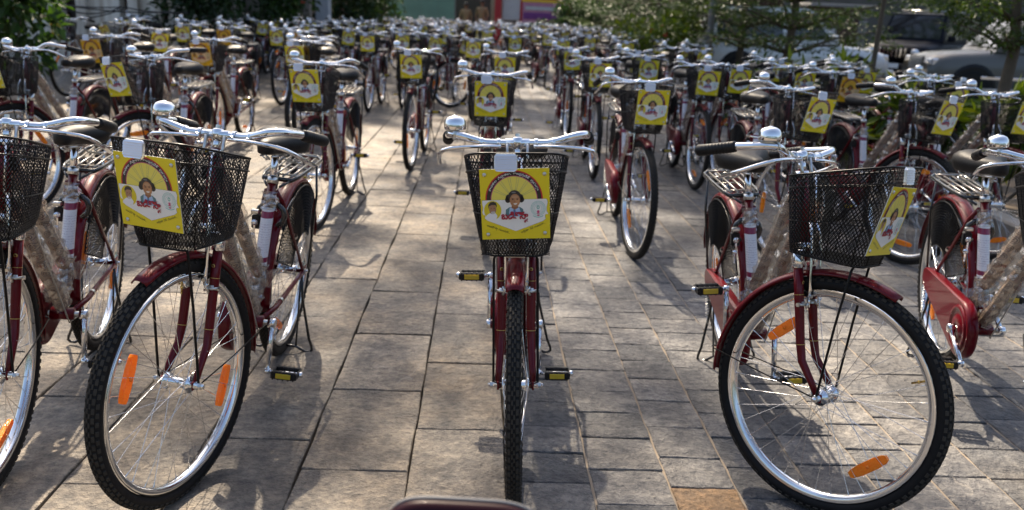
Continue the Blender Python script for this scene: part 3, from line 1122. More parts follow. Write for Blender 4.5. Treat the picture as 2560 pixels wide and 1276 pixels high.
def build_basket():
    m = MB()
    NU, NT = 84, 32
    P = lambda i, j: bk_pt((i + 0.5 * (j % 2)) / NU, j / NT)
    for j in range(NT):
        for i in range(NU):
            p = P(i, j)
            for i2 in ((i, i - 1) if j % 2 == 0 else (i, i + 1)):
                m.tube([p, P(i2, j + 1)], 0.00136, 'black_wire', 3, caps=False, smooth=False)
    # floor of the basket
    nx, ny = 15, 24
    Q = lambda i, j: V(-0.088 + 0.176 * (i + 0.5 * (j % 2)) / nx, BK_D - 0.100 + 0.190 * j / ny, BK_ZB + .001)
    for j in range(ny):
        for i in range(nx):
            for i2 in ((i, i - 1) if j % 2 == 0 else (i, i + 1)):
                if 0 <= i2 <= nx:
                    m.tube([Q(i, j), Q(i2, j + 1)], 0.00145, 'black_wire', 3, caps=False, smooth=False)
    return m


def build_basket_wires():
    m = MB()
    n = 72
    m.tube([bk_pt(i / n, 1.0) for i in range(n)], 0.0030, 'black_wire', 6, closed=True)
    m.tube([bk_pt(i / n, 0.84, .003) for i in range(n)], 0.0021, 'black_wire', 6, closed=True)
    m.tube([bk_pt(i / n, 0.42, .002) for i in range(n)], 0.0016, 'black_wire', 5, closed=True)
    m.tube([bk_pt(i / n, 0.0) for i in range(n)], 0.0032, 'black_wire', 6, closed=True)
    for u in (0.07, 0.20, 0.27, 0.36, 0.43, 0.57, 0.64, 0.73, 0.80, 0.93):
        m.tube([bk_pt(u, t, .001) for t in (1, .7, .35, 0)], 0.0016, 'black_wire', 5)
    for x in (-.05, 0, .05):
        m.tube([V(x, BK_D - 0.103, BK_ZB - .002), V(x, BK_D + 0.092, BK_ZB - .002)], 0.0022, 'black_wire', 5)
    # arched inner wire on the back wall
    m.tube([V(-.10, -.167, .85), V(-.085, -.169, .895), V(-.05, -.170, .908), V(.05, -.170, .908), V(.085, -.169, .895), V(.10, -.167, .85)], 0.002, 'black_wire', 5)
    # bracket to the handlebar
    for s in (-1, 1):
        m.tube([V(s * .028, -.172, .915), V(s * .028, -.182, .94), H(s * .028, .012, 0)], 0.0045, 'zinc', 6)
    m.box(V(0, -.173, .87), (0.06, 0.004, 0.035), 'black_plastic')
    return m


def build_basket_stay():
    m = MB()
    for s in (-1, 1):
        m.tube([V(s * .061, 0.0, WR), V(s * .059, .010, .55), V(s * .057, .022, .702), V(s * .052, .024, .713), V(s * .044, .024, .7145)], 0.0036, 'black_wire', 6)
    m.tube([V(-.05, .024, .7145), V(.05, .024, .7145)], 0.0036, 'black_wire', 6)
    m.box(V(0, .030, .712), (0.05, 0.014, 0.004), 'zinc')
    return m


def build_front_reflector():
    m = MB()
    c = V(-0.024, 0.0985, 0.968)
    hw, hh, d = 0.029, 0.0225, 0.008
    poly = [(-hw, -hh * .7), (-hw * .8, -hh), (hw * .8, -hh), (hw, -hh * .7), (hw, hh * .7), (hw * .8, hh), (-hw * .8, hh), (-hw, hh * .7)]
    tilt = Matrix.Rotation(R_(-7), 4, 'X')
    def to3(a, b, dd):
        return tilt @ Vector((a, -dd, b)) + c
    n = len(poly)
    vs = [to3(a, b, d * .3) for a, b in poly] + [to3(a * .96, b * .96, d * .9) for a, b in poly]
    m.add(vs, [(i, (i + 1) % n, n + (i + 1) % n, n + i) for i in range(n)] + [tuple(range(n, 2 * n))], 'white_lens')
    # prism ridges on the face, each sloping back towards its top
    nr = 7
    for i in range(nr):
        z0, z1 = -hh * .93 + 2 * hh * .93 * i / nr, -hh * .93 + 2 * hh * .93 * (i + 1) / nr
        w0 = hw * (.78 if i in (0,) else .93)
        w1 = hw * (.78 if i in (nr - 1,) else .93)
        m.add([to3(-w0, z0, d * .9 + .0032), to3(w0, z0, d * .9 + .0032), to3(w1, z1, d * .9 + .0003), to3(-w1, z1, d * .9 + .0003), to3(-w0, z0, d * .9), to3(w0, z0, d * .9)], [(0, 1, 2, 3), (0, 4, 5, 1), (0, 3, 4), (1, 5, 2)], 'white_lens')
    m.tube([c + Vector((0, .002, -.02)), V(-.024, .080, .92)], 0.003, 'black_plastic', 5)
    return m


# ------------------------------------------------------------------ the yellow plate and its print
PL_W, PL_H = 0.172, 0.188
PL_T = math.atan(0.045 / 0.272)
PL_C = V(0, 0.0805, 0.8615)


def plate_pt(x, y, d=0.0):
    """x right, y up on the plate in metres from its middle, d = height above its face"""
    s, c = math.sin(PL_T), math.cos(PL_T)
    return PL_C + Vector((x, -(y * s) - d * c, y * c - d * s))


def build_plate():
    m = MB()
    w, h = PL_W / 2, PL_H / 2
    vs = [plate_pt(x, y, d) for d in (0, 0.0016) for x, y in ((-w, -h), (w, -h), (w, h), (-w, h))]
    m.add(vs, [(3, 2, 1, 0), (0, 1, 5, 4), (1, 2, 6, 5), (2, 3, 7, 6), (3, 0, 4, 7)], 'plate_back')
    return m


def telugu(items, bold):
    """items: strings; a leading '_' sets a small sign below the last letter, a leading ' ' leaves a word space -> (polygon, island) list"""
    tris, pen, base = [], 0.0, 0
    for body in items:
        sub = body.startswith('_')
        gap = 0.45 if body.startswith(' ') else (-0.32 if body.startswith('<') else 0.0)
        cu = bpy.data.curves.new('lettering', 'FONT')
        cu.body = body.strip(' _<')
        cu.resolution_u = 2
        cu.offset = bold * (0.6 if sub else 1.0)
        o = bpy.data.objects.new('lettering', cu)
        COL.objects.link(o)
        dg = bpy.context.evaluated_depsgraph_get()
        me = bpy.data.meshes.new_from_object(o.evaluated_get(dg))
        x0 = min((v.co.x for v in me.vertices), default=0)
        x1 = max((v.co.x for v in me.vertices), default=0)
        k = 0.58 if sub else 1.0
        ox, oy = (pen - (x1 - x0) * k - 0.02, -0.42) if sub else (pen + gap + 0.06, 0.0)
        vs = [((v.co.x - x0) * k + ox, v.co.y * k + oy) for v in me.vertices]
        par = list(range(len(vs)))
        def find(i):
            while par[i] != i:
                par[i] = par[par[i]]; i = par[i]
            return i
        for p in me.polygons:
            for q in p.vertices[1:]:
                par[find(p.vertices[0])] = find(q)
        ids = {}
        for p in me.polygons:
            isl = ids.setdefault(find(p.vertices[0]), base + len(ids))
            tris.append(([vs[i] for i in p.vertices], isl))
        base += len(ids)
        if not sub:
            pen = max(x for x, y in vs)
        bpy.data.objects.remove(o); bpy.data.meshes.remove(me); bpy.data.curves.remove(cu)
    return tris


def build_print():
    m = MB()
    cols = []
    S = PL_W / 915.0                       # 915 design units across the plate
    LAY = 0.00012

    def add(poly, colr, lay):
        vs = [plate_pt((x - 457.5) * S, PL_H / 2 - y * S * (PL_H / PL_W) / (925 / 915.0), 0.0018 + lay * LAY) for x, y in poly]
        m.add(vs, [tuple(range(len(vs)))], 'plate_print')
        cols.append((colr, len(vs)))

    def ell(cx, cy, rx, ry, colr, lay, n=22):
        add([(cx + rx * math.cos(2 * math.pi * i / n), cy + ry * math.sin(2 * math.pi * i / n)) for i in range(n)], colr, lay)

    def band(cx, cy, r0, r1, a0, a1, colr, lay, n=40):
        for i in range(n):
            t0, t1 = a0 + (a1 - a0) * i / n, a0 + (a1 - a0) * (i + 1) / n
            add([(cx + r0 * math.cos(t0), cy - r0 * math.sin(t0)), (cx + r1 * math.cos(t0), cy - r1 * math.sin(t0)), (cx + r1 * math.cos(t1), cy - r1 * math.sin(t1)), (cx + r0 * math.cos(t1), cy - r0 * math.sin(t1))], colr, lay)

    YEL, PALE, WHITE, BLACK = (0.83, 0.67, 0.014), (0.85, 0.74, 0.13), (0.88, 0.88, 0.84), (0.014, 0.012, 0.016)
    RED, MAG, TEAL = (0.55, 0.02, 0.03), (0.42, 0.005, 0.035), (0.25, 0.56, 0.50)
    add([(0, 0), (915, 0), (915, 925), (0, 925)], YEL, 0)
    cx, cy = 445, 400
    add([(cx + 305 * math.cos(math.pi * i / 30), cy - 305 * math.sin(math.pi * i / 30)) for i in range(31)], PALE, 1)
    for a in (24, 30, 50, 56, 75, 81, 99, 105, 124, 130, 150, 156):
        t = R_(a)
        c0, s0 = math.cos(t), math.sin(t)
        px, py = -s0 * 2.2, -c0 * 2.2
        add([(cx + 90 * c0 + px, cy - 90 * s0 + py), (cx + 305 * c0 + px, cy - 305 * s0 + py), (cx + 305 * c0 - px, cy - 305 * s0 - py), (cx + 90 * c0 - px, cy - 90 * s0 - py)], (0.42, 0.42, 0.22), 1.5)
    band(cx, cy, 302, 316, 0, math.pi, (0.50, 0.06, 0.20), 2)
    band(cx, cy, 312, 368, 0, math.pi, BLACK, 3)
    band(cx, cy, 364, 381, 0, math.pi, RED, 4)
    sh = [(22, 402), (872, 396), (888, 440), (872, 510), (872, 560), (895, 596), (858, 600), (848, 625), (858, 660), (820, 690), (455, 818), (85, 672), (45, 640), (55, 600), (25, 590), (15, 560), (30, 500), (18, 440)]
    add([(455 + (x - 455) * 1.008, 600 + (y - 600) * 1.012) for x, y in sh], (0.34, 0.27, 0.03), 5)
    add(sh, WHITE, 6)
    # oval portrait: a man in a white shirt
    ell(155, 535, 116, 126, (0.74, 0.60, 0.02), 7)
    add([(60, 652), (70, 600), (110, 572), (190, 572), (215, 610), (196, 655), (130, 662)], (0.86, 0.86, 0.88), 8)
    ell(155, 520, 48, 64, (0.40, 0.21, 0.12), 9)
    add([(100, 512), (98, 462), (122, 428), (165, 418), (200, 432), (212, 470), (206, 500), (192, 466), (150, 462), (116, 474)], (0.03, 0.028, 0.03), 10)
    ell(160, 563, 27, 20, (0.62, 0.58, 0.55), 10, 14)
    ell(158, 553, 13, 4, (0.24, 0.07, 0.05), 11, 10)
    for ex in (136, 176):
        ell(ex, 508, 8, 4, (0.03, 0.02, 0.02), 11, 8)
    # school girl with looped plaits
    add_full, ell_full = add, ell
    GK = 0.94

    def add(poly, colr, lay):
        add_full([(450 + (x - 450) * GK, 622 + (y - 634) * GK) for x, y in poly], colr, lay)

    def ell(cx_, cy_, rx, ry, colr, lay, n=22):
        ell_full(450 + (cx_ - 450) * GK, 622 + (cy_ - 634) * GK, rx * GK, ry * GK, colr, lay, n)

    add([(318, 600), (322, 535), (378, 498), (520, 498), (566, 530), (578, 600), (560, 632), (330, 632)], (0.10, 0.22, 0.24), 7)
    add([(378, 505), (445, 490), (512, 505), (540, 600), (520, 634), (370, 634), (366, 570)], (0.40, 0.56, 0.80), 8)
    add([(432, 520), (458, 520), (466, 630), (426, 630)], (0.12, 0.20, 0.36), 9)
    for hx, hy in ((362, 360), (540, 358), (350, 395), (552, 392)):
        ell(hx, hy, 42, 46, (0.02, 0.018, 0.02), 9, 16)
    ell(452, 345, 96, 92, (0.03, 0.028, 0.03), 10, 20)
    ell(440, 285, 34, 12, (0.16, 0.17, 0.18), 11, 14)
    add([(410, 470), (494, 470), (500, 510), (450, 536), (404, 510)], (0.30, 0.13, 0.07), 10)
    ell(456, 404, 78, 96, (0.44, 0.21, 0.10), 12, 22)
    ell(458, 352, 50, 22, (0.50, 0.29, 0.16), 13, 16)
    ell(486, 420, 34, 44, (0.55, 0.28, 0.13), 13, 14)
    for ex in (424, 490):
        ell(ex, 390, 13, 7, (0.02, 0.015, 0.015), 14, 10)
        ell(ex, 374, 17, 4, (0.05, 0.03, 0.02), 14, 8)
    ell(456, 418, 12, 9, (0.34, 0.14, 0.07), 14, 10)
    add([(432, 446), (488, 443), (478, 460), (458, 466), (440, 461)], (0.85, 0.80, 0.74), 15)
    add, ell = add_full, ell_full
    # round state emblem
    for r0, r1 in ((94, 99), (70, 74), (46, 49)):
        band(760, 520, r0, r1, 0, 2 * math.pi, TEAL, 8, 30)
    for i in range(40):
        t = 2 * math.pi * i / 40
        ell(760 + 83 * math.cos(t), 520 + 83 * math.sin(t), 4.5, 4.5, TEAL, 8, 6)
    for i in range(22):
        t = 2 * math.pi * i / 22
        ell(760 + 59 * math.cos(t), 520 + 59 * math.sin(t), 4, 4, (0.45, 0.62, 0.62), 8, 6)
    ell(760, 505, 20, 26, (0.20, 0.50, 0.42), 8, 12)
    ell(760, 505, 9, 13, WHITE, 9, 8)
    add([(742, 560), (748, 545), (772, 545), (778, 560), (772, 575), (784, 590), (736, 590), (748, 575)], (0.60, 0.10, 0.20), 9)
    ell(762, 612, 18, 12, (0.58, 0.14, 0.24), 9, 10)
    band(760, 520, 112, 122, R_(235), R_(305), TEAL, 8, 8)

    def put(tr, f, colr, lay):
        for poly, isl in tr:
            add([f(x, y) for x, y in poly], colr, lay + (isl % 7) * 0.3)

    # main word
    tr = telugu(['బడికొ', '<సా', '_త'], 0.012)
    w = max(x for p, _ in tr for x, y in p)
    k = 362 / w
    for q, (dx, dy) in enumerate(((0, 0), (3.5, 0), (0, 3.0), (3.5, 3.0))):
        put(tr, lambda x, y: (260 + dx + x * k, 650 + dy - y * k * 1.06), MAG, 18 + q * 2.2)
    # lettering along the black arch
    arcs = telugu(['పాఠశాల', ' విదా', '_య', 'శాఖ,', ' ఆంధ', '_ర', 'ప', '_ర', 'దేశ్', ' ప', '_ర', 'భుత', '_వ', 'ం'], 0.008)
    w = max(x for p, _ in arcs for x, y in p)
    def bend(x, y):
        t = R_(160 - 140 * x / w)
        r = 330 + y * 40
        return cx + r * math.cos(t), cy - r * math.sin(t)
    put(arcs, bend, (0.88, 0.88, 0.9), 8)
    for words, x0, y0, x1, y1 in ((['అందరికనా', '_న', ' ముందుగా...'], 66, 742, 372, 852), (['అని', '_న', 'ంటా', ' నేనే', ' ముందుగా...'], 530, 848, 852, 722)):
        tr = telugu(words, 0.006)
        w = max(x for p, _ in tr for x, y in p)
        L = math.hypot(x1 - x0, y1 - y0)
        ux, uy = (x1 - x0) / L, (y1 - y0) / L
        k = L / w
        put(tr, lambda x, y, a=x0, b=y0, ux=ux, uy=uy, k=k: (a + x * k * ux + y * k * uy, b + x * k * uy - y * k * ux), (0.03, 0.028, 0.02), 8)
    return m, cols


def finish_print(me, cols):
    ca = me.color_attributes.new('print_colour', 'FLOAT_COLOR', 'CORNER')
    arr = np.concatenate([np.tile(np.array([*c, 1.0], dtype=np.float32), (n, 1)) for c, n in cols])
    ca.data.foreach_set('color', arr.ravel())


def build_rivet(x, y):
    m = MB()
    nrm = (plate_pt(0, 0, 1) - plate_pt(0, 0, 0))
    m.lathe([(0.0052, 0.0), (0.0050, 0.0015), (0.0036, 0.0030), (0.0015, 0.0038), (0.0, 0.0040)], plate_pt(x, y, 0.0018), nrm, 'zinc', 10)
    return m

# ------------------------------------------------------------------ templates: (name, shape, parent index, place, kind of motion)
I4 = Matrix.Identity(4)
T = Matrix.Translation
PARTS = []          # name, MB, mesh, parent, base matrix, motion ('', 'steer', 'fwheel', 'rwheel', 'crank_r', ...)


def part(name, mb, parent=None, motion='', base=I4):
    PARTS.append([name, mb, None, parent, base, motion])
    return len(PARTS) - 1


tyre, rim, spk, valve = build_tyre(), build_rim(), build_spokes(), build_valve()
ref_a, ref_b = build_wheel_reflector(0.0), build_wheel_reflector(math.pi)
frame = part('frame', build_frame())
part('head_tube', build_head(), frame)
for up in (True, False):
    w = part('kraft_wrap', build_wrap(up))
    part('wrap_film', build_wrap_film(up), w)
w = part('printed_sleeve', build_sleeve())
part('sleeve_film', build_seat_film(), w)
part('sleeve_film', build_top_film(), w)
w = part('chain_case', build_chain_case())
part('case_boss', build_case_boss(), w)
for s, nm in ((-1, 'r'), (1, 'l')):
    part('crank', build_crank(s), None, 'crank_' + nm)
    w = part('pedal', build_pedal(s), None, 'pedal_' + nm)
    part('pedal_reflector', build_pedal_reflector(s, True), w)
    part('pedal_reflector', build_pedal_reflector(s, False), w)
w = part('seat_post', build_seat_post())
w = part('saddle', build_saddle())
part('saddle_springs', build_saddle_springs(), w)
part('rear_rack', build_rack())
rf = part('rear_mudguard', fender(-1.06, WR, 0.359, 172, -8, 0.030, 0.017, n=36))
w = part('wheel_lock', build_lock())
part('key', build_keys(), w)
for s in (-1, 1):
    part('skirt_guard', build_skirt_guard(s))
rw = part('rear_wheel', build_hub(0.062, True), None, 'rwheel')
for nm, mb in (('tyre', tyre), ('rim', rim), ('spokes', spk), ('wheel_reflector', ref_a), ('wheel_reflector', ref_b)):
    part(nm, mb, rw)
w = part('kick_stand', build_stand())
part('stand_spring', build_stand_spring(), w)
w = part('fork', build_fork(), None, 'steer')
part('crown_cap', build_crown_caps(), w)
part('front_brake', build_front_brake(), w)
w = part('front_mudguard', fender(0, WR, 0.354, 66, 186, 0.026, 0.015, n=30), None, 'steer')
part('mudguard_stay', build_fender_stays(), w)
fw = part('front_wheel', build_hub(), None, 'fwheel')
for nm, mb in (('tyre', tyre), ('rim', rim), ('spokes', spk), ('wheel_reflector', ref_a), ('wheel_reflector', ref_b), ('valve', valve)):
    part(nm, mb, fw)
hb = part('handlebar', build_handlebar(), None, 'steer')
for s in (-1, 1):
    part('grip', build_grip(s), hb)
    part('brake_lever', build_lever(s), hb)
part('bell', build_bell(), None, 'steer')
bk = part('basket', build_basket(), None, 'steer')
part('basket_wires', build_basket_wires(), bk)
part('basket_stay', build_basket_stay(), bk)
part('front_reflector', build_front_reflector(), None, 'steer')
pl = part('plate', build_plate(), None, 'steer')
PRINT_MB, PRINT_COLS = build_print()
pr = part('print', PRINT_MB, pl)
for x, y in ((-.074, .080), (.074, .079), (-.071, -.080), (.073, -.079)):
    part('rivet', build_rivet(x, y), pl)

_cache = {}
for p in PARTS:
    if id(p[1]) not in _cache:
        _cache[id(p[1])] = p[1].mesh(p[0])
    p[2] = _cache[id(p[1])]
finish_print(PARTS[pr][2], PRINT_COLS)


def motion_matrix(mo, steer, spin, crank):
    if mo == 'steer':
        return steer_m(steer)
    if mo == 'fwheel':
        return steer_m(steer) @ T(FRONT_AXLE) @ Matrix.Rotation(spin, 4, 'X')
    if mo == 'rwheel':
        return T(REAR_AXLE) @ Matrix.Rotation(spin * 1.7 + 0.6, 4, 'X')
    if mo == 'crank_r':
        return T(BB) @ Matrix.Rotation(crank, 4, 'X')
    if mo == 'crank_l':
        return T(BB) @ Matrix.Rotation(crank + math.pi, 4, 'X')
    if mo in ('pedal_r', 'pedal_l'):
        a = crank + (math.pi if mo[-1] == 'l' else 0)
        c = Matrix.Rotation(a, 4, 'X') @ Vector((0, -0.168, 0))
        x = -0.104 if mo[-1] == 'r' else 0.066
        return T(BB + c + Vector((x, 0, 0))) @ Matrix.Rotation(-0.12, 4, 'X')
    return I4


def backlit_print():
    if 'amber' not in _cache:
        me = PARTS[pr][2].copy()
        me.materials.clear()
        me.materials.append(MATS['plate_print_backlit'])
        _cache['amber'] = me
    return _cache['amber']


def full_bike(root, steer, spin, crank, skip=(), amber=False):
    objs = []
    for nm, mb, me, par, base, mo in PARTS:
        if nm in skip:
            objs.append(None)
            continue
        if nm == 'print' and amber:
            me = backlit_print()
        o = bpy.data.objects.new(nm, me)
        COL.objects.link(o)
        o.parent = objs[par] if par is not None else root
        if mo:
            o.matrix_local = motion_matrix(mo, steer, spin, crank)
        objs.append(o)
    return objs


def merged(indices, steer, spin, crank, name):
    m = MB()
    has_print = False
    for i in indices:
        nm, mb, me, par, base, mo = PARTS[i]
        top = i
        while PARTS[top][3] is not None:
            top = PARTS[top][3]
        if i == pr:
            has_print = (len(m.f), motion_matrix(PARTS[top][5], steer, spin, crank))
        m.merge(mb, motion_matrix(PARTS[top][5], steer, spin, crank) if PARTS[top][5] else None)
    me = m.mesh(name)
    if has_print:
        start = has_print[0]
        ca = me.color_attributes.new('print_colour', 'FLOAT_COLOR', 'CORNER')
        arr = np.zeros((len(me.loops), 4), dtype=np.float32)
        k = sum(len(f) for f in m.f[:start])
        pa = np.concatenate([np.tile(np.array([*c, 1.0], dtype=np.float32), (n, 1)) for c, n in PRINT_COLS])
        arr[k:k + len(pa)] = pa
        ca.data.foreach_set('color', arr.ravel())
    return me


SMALL = {'valve', 'key', 'saddle_springs', 'stand_spring', 'case_boss', 'sleeve_film', 'mudguard_stay'}
GROUPS = {'frame_set': ['frame', 'head_tube', 'kraft_wrap', 'wrap_film', 'printed_sleeve', 'chain_case', 'crank', 'pedal', 'pedal_reflector', 'seat_post', 'rear_rack', 'rear_mudguard', 'wheel_lock', 'skirt_guard', 'kick_stand', 'fork', 'crown_cap', 'front_brake', 'front_mudguard']}


def far_mesh(steer, spin, crank):
    return merged([i for i, p in enumerate(PARTS) if p[0] not in SMALL], steer, spin, crank, 'bicycle')


def under(name):
    ids = set()
    for i, p in enumerate(PARTS):
        if p[0] == name or (p[3] in ids):
            ids.add(i)
    return sorted(ids)


MID = {}


def mid_bike(root, steer, crank_i, spin_i):
    """bicycle whose parts are joined into the seven that still show"""
    key = round(steer, 3)
    body = [i for i, p in enumerate(PARTS) if p[0] in GROUPS['frame_set'] and not (p[5] == 'steer' or (p[3] is not None and PARTS[p[3]][5] == 'steer'))]
    if 'body' not in MID:
        MID['body'] = [merged(body, 0, 0, c, 'frame') for c in (0.3, 1.4, 2.6)]
        MID['saddle'] = merged(under('saddle'), 0, 0, 0, 'saddle')
        MID['rear_wheel'] = merged(under('rear_wheel'), 0, 0.8, 0, 'rear_wheel')
        for n_, names in (('fork', ('fork', 'front_mudguard')), ('handlebar', ('handlebar',)), ('basket', ('basket',)), ('plate', ('plate',))):
            MID[n_] = merged(sorted(set(sum((under(q) for q in names), []))), 0, 0, 0, n_)
        MID['front_wheel'] = [merged(under('front_wheel'), 0, a, 0, 'front_wheel') for a in (0.5, 1.5, 2.4)]
        MID['bell'] = PARTS[[p[0] for p in PARTS].index('bell')][2]
        MID['front_reflector'] = PARTS[[p[0] for p in PARTS].index('front_reflector')][2]
    link('frame', MID['body'][crank_i], root)
    link('saddle', MID['saddle'], root)
    link('rear_wheel', MID['rear_wheel'], root)
    for n_ in ('fork', 'handlebar', 'basket', 'plate', 'bell', 'front_reflector'):
        link(n_, MID[n_], root, steer_m(steer))
    link('front_wheel', MID['front_wheel'][spin_i], root, steer_m(steer))


def place_root(o, pivot, psi, lean):
    """pivot = ground point under the steering axis at axle height"""
    R = Matrix.Rotation(psi, 4, 'Z') @ Matrix.Rotation(lean, 4, 'Y')
    off = R @ Vector((0, -0.53 - AX_S, 0))
    o.location = (pivot[0] - off.x, pivot[1] - off.y, 0)
    o.rotation_euler = R.to_euler()


GB = 'new maroon bicycles with wire baskets and yellow plates'
taken = []


def bike_at_pivot(P, psi, steer, lean, label, spin=None, crank=None, lod='full', skip=(), amber=False):
    o = thing('bicycle', label, 'bicycle', group=GB)
    place_root(o, P, R_(psi), R_(lean))
    taken.append((P[0], P[1] + 0.55))
    barturn = random.gauss(0, .05) if P[1] > 3.5 else 0.0
    sp = random.uniform(0, 6.28) if spin is None else spin
    cr = random.choice((0.3, 0.9, 1.9, 2.6)) if crank is None else crank
    if lod == 'full':
        if P[1] > 3.5 and random.random() < 0.3:
            skip = tuple(skip) + random.choice((('wrap_film',), ('sleeve_film',), ('printed_sleeve', 'sleeve_film'), ('key',)))
        for c in full_bike(o, R_(steer), sp, cr, skip, amber):
            if c is not None and c.name.split('.')[0] == 'plate':
                q = plate_pt(0, 0.03, 0)
                c.matrix_basis = c.matrix_basis @ T(q + Vector((random.gauss(0, .003), 0, random.gauss(0, .003)))) @ Matrix.Rotation(random.gauss(0, .022), 4, 'Y') @ Matrix.Rotation(random.uniform(-.03, .01), 4, 'X') @ Matrix.Rotation(random.gauss(0, .02), 4, 'Z') @ T(-q)
            if c is not None and c.name.split('.')[0] in ('handlebar', 'bell'):
                q = H(0, 0, 0)
                tw = barturn if c.name.startswith('handlebar') else barturn
                c.matrix_basis = c.matrix_basis @ T(q) @ Matrix.Rotation(tw, 4, 'X') @ T(-q)
    else:
        mid_bike(o, R_(steer), random.randrange(3), random.randrange(3))
    return o


def sign_pivot(u, v, psi, steer, zs=0.86):
    x, y = unproject(u, v, zs)
    a = R_(psi + steer)
    d = 0.137
    return (x - d * math.sin(a), y + d * math.cos(a))


def bike_at_sign(u, v, psi, steer, lean, label, lod='full', dD=0.0, **kw):
    P = sign_pivot(u, v, psi, steer)
    return bike_at_pivot((P[0], P[1] + dD), psi, steer, lean, label, lod=lod, **kw)

# ------------------------------------------------------------------ the paved court
PAVE_A = R_(2.3)                                # the courses run a little to the left
ca_, sa_ = math.cos(PAVE_A), math.sin(PAVE_A)


def pave(l, a):
    """across, along -> world"""
    return (l * ca_ - a * sa_, l * sa_ + a * ca_)


m = MB()
m.add([(-30, -12, -0.03), (3.4, -12, -0.03), (3.4, 60, -0.03), (-30, 60, -0.03)], [(0, 1, 2, 3)], 'joint_sand')
ground = tag(link('pavement', m.mesh('pavement')), kind='structure')
m = MB()
m.add([(5.5, -40, -0.05), (90, -40, -0.05), (90, 160, -0.05), (5.5, 160, -0.05)], [(0, 1, 2, 3)], 'asphalt')
m.add([(-160, 60, -0.045), (5.5, 60, -0.045), (5.5, 160, -0.045), (-160, 160, -0.045)], [(0, 1, 2, 3)], 'earth')
m.add([(-160, -60, -0.05), (-30, -60, -0.05), (-30, 60, -0.05), (-160, 60, -0.05)], [(0, 1, 2, 3)], 'earth')
m.add([(-30, -60, -0.052), (5.45, -60, -0.052), (5.45, -12, -0.052), (-30, -12, -0.052)], [(0, 1, 2, 3)], 'joint_sand')
tag(link('road', m.mesh('road')), kind='structure')


def stone_mb(w, l, mat, seed):
    r = random.Random(seed)
    j = lambda: r.uniform(-0.0032, 0.0032)
    g = 0.0027
    m = MB()
    b = 0.003
    x, y = w / 2 - g, l / 2 - g
    # slightly wavy outline, chamfered arris, hand-dressed uneven face
    ring = []
    for (ax, ay), (bx, by) in zip(((-x, -y), (x, -y), (x, y), (-x, y)), ((x, -y), (x, y), (-x, y), (-x, -y))):
        for t in (0.0, 0.34, 0.67):
            ring.append((ax + (bx - ax) * t + j(), ay + (by - ay) * t + j()))
    n = len(ring)
    vs = [(p, q, -0.03) for p, q in ring] + [(p, q, -b + j() * .3) for p, q in ring] + [(p * (1 - b / x), q * (1 - b / y), 0.0 + j() * .25) for p, q in ring] + [(j() * 8, j() * 8, 0.0012)]
    fs = [(i, (i + 1) % n, n + (i + 1) % n, n + i) for i in range(n)] + [(n + i, n + (i + 1) % n, 2 * n + (i + 1) % n, 2 * n + i) for i in range(n)] + [(2 * n + i, 2 * n + (i + 1) % n, 3 * n) for i in range(n)]
    m.add(vs, fs, mat)
    return m


pieces = []     # (distance, w, l, cx, cy, material)
SLAB_W, SLAB_L, SETT_L = 0.320, 0.557, 0.193
edge = 0.103    # boundary between slabs (left) and setts (right), measured across
lines = [0.103, -0.183] + [-0.183 - SLAB_W * i for i in range(1, 33)]
r2 = random.Random(5)
for i in range(len(lines) - 1):
    l1, l0 = lines[i], lines[i + 1]
    ph = r2.uniform(0, SLAB_L)
    if i < 2:
        jx, jy = unproject(*((1150, 1075), (930, 975))[i], 0)
        ph = (jy * ca_ - jx * sa_) - 0.35
    a = 0.35 + (ph % SLAB_L) - SLAB_L
    while a < 24:
        L = SLAB_L * (1.0 if i < 2 else r2.uniform(0.985, 1.015))
        cx, cy = pave((l0 + l1) / 2, a + L / 2)
        if abs(cx) < 0.78 * cy + 1.6 and cy > 0.7:
            pieces.append([math.hypot(cx, cy), l1 - l0, L, cx, cy, 'slab_stone'])
        a += L
sl = [0.103, 0.355, 0.585, 0.785]
while sl[-1] < 3.9:
    sl.append(sl[-1] + r2.choice((0.205, 0.215, 0.225, 0.195)))
for i in range(len(sl) - 1):
    l0, l1 = sl[i], sl[i + 1]
    a = 0.5 + r2.uniform(0, SETT_L)
    while a < 24:
        L = SETT_L * r2.choice((0.92, 1.0, 1.0, 1.08))
        cx, cy = pave((l0 + l1) / 2, a + L / 2)
        if cx < 0.78 * cy + 1.2 and cy > 0.7 and cx < 3.28:
            pieces.append([math.hypot(cx, cy), l1 - l0, L, cx, cy, 'sett_stone'])
        a += L
# the single ochre sett near the front
ox, oy = unproject(1770, 1232, 0)
for p in pieces:
    p.append(p[5])
bo = min((p for p in pieces if p[5] == 'sett_stone'), key=lambda p: (p[3] - ox) ** 2 + (p[4] - oy) ** 2)
bo[6] = 'ochre_stone'


def vis_key(p):
    # how large the stone shows: area over distance cubed, only inside the frame
    a = F_PX * p[3] / max(0.5, p[4] * math.cos(PITCH) + CAM_H * math.sin(PITCH)) + 1280
    inside = -80 < a < 2640 and p[4] > 1.95
    return -(p[1] * p[2] / p[0] ** 3) if inside else 1.0


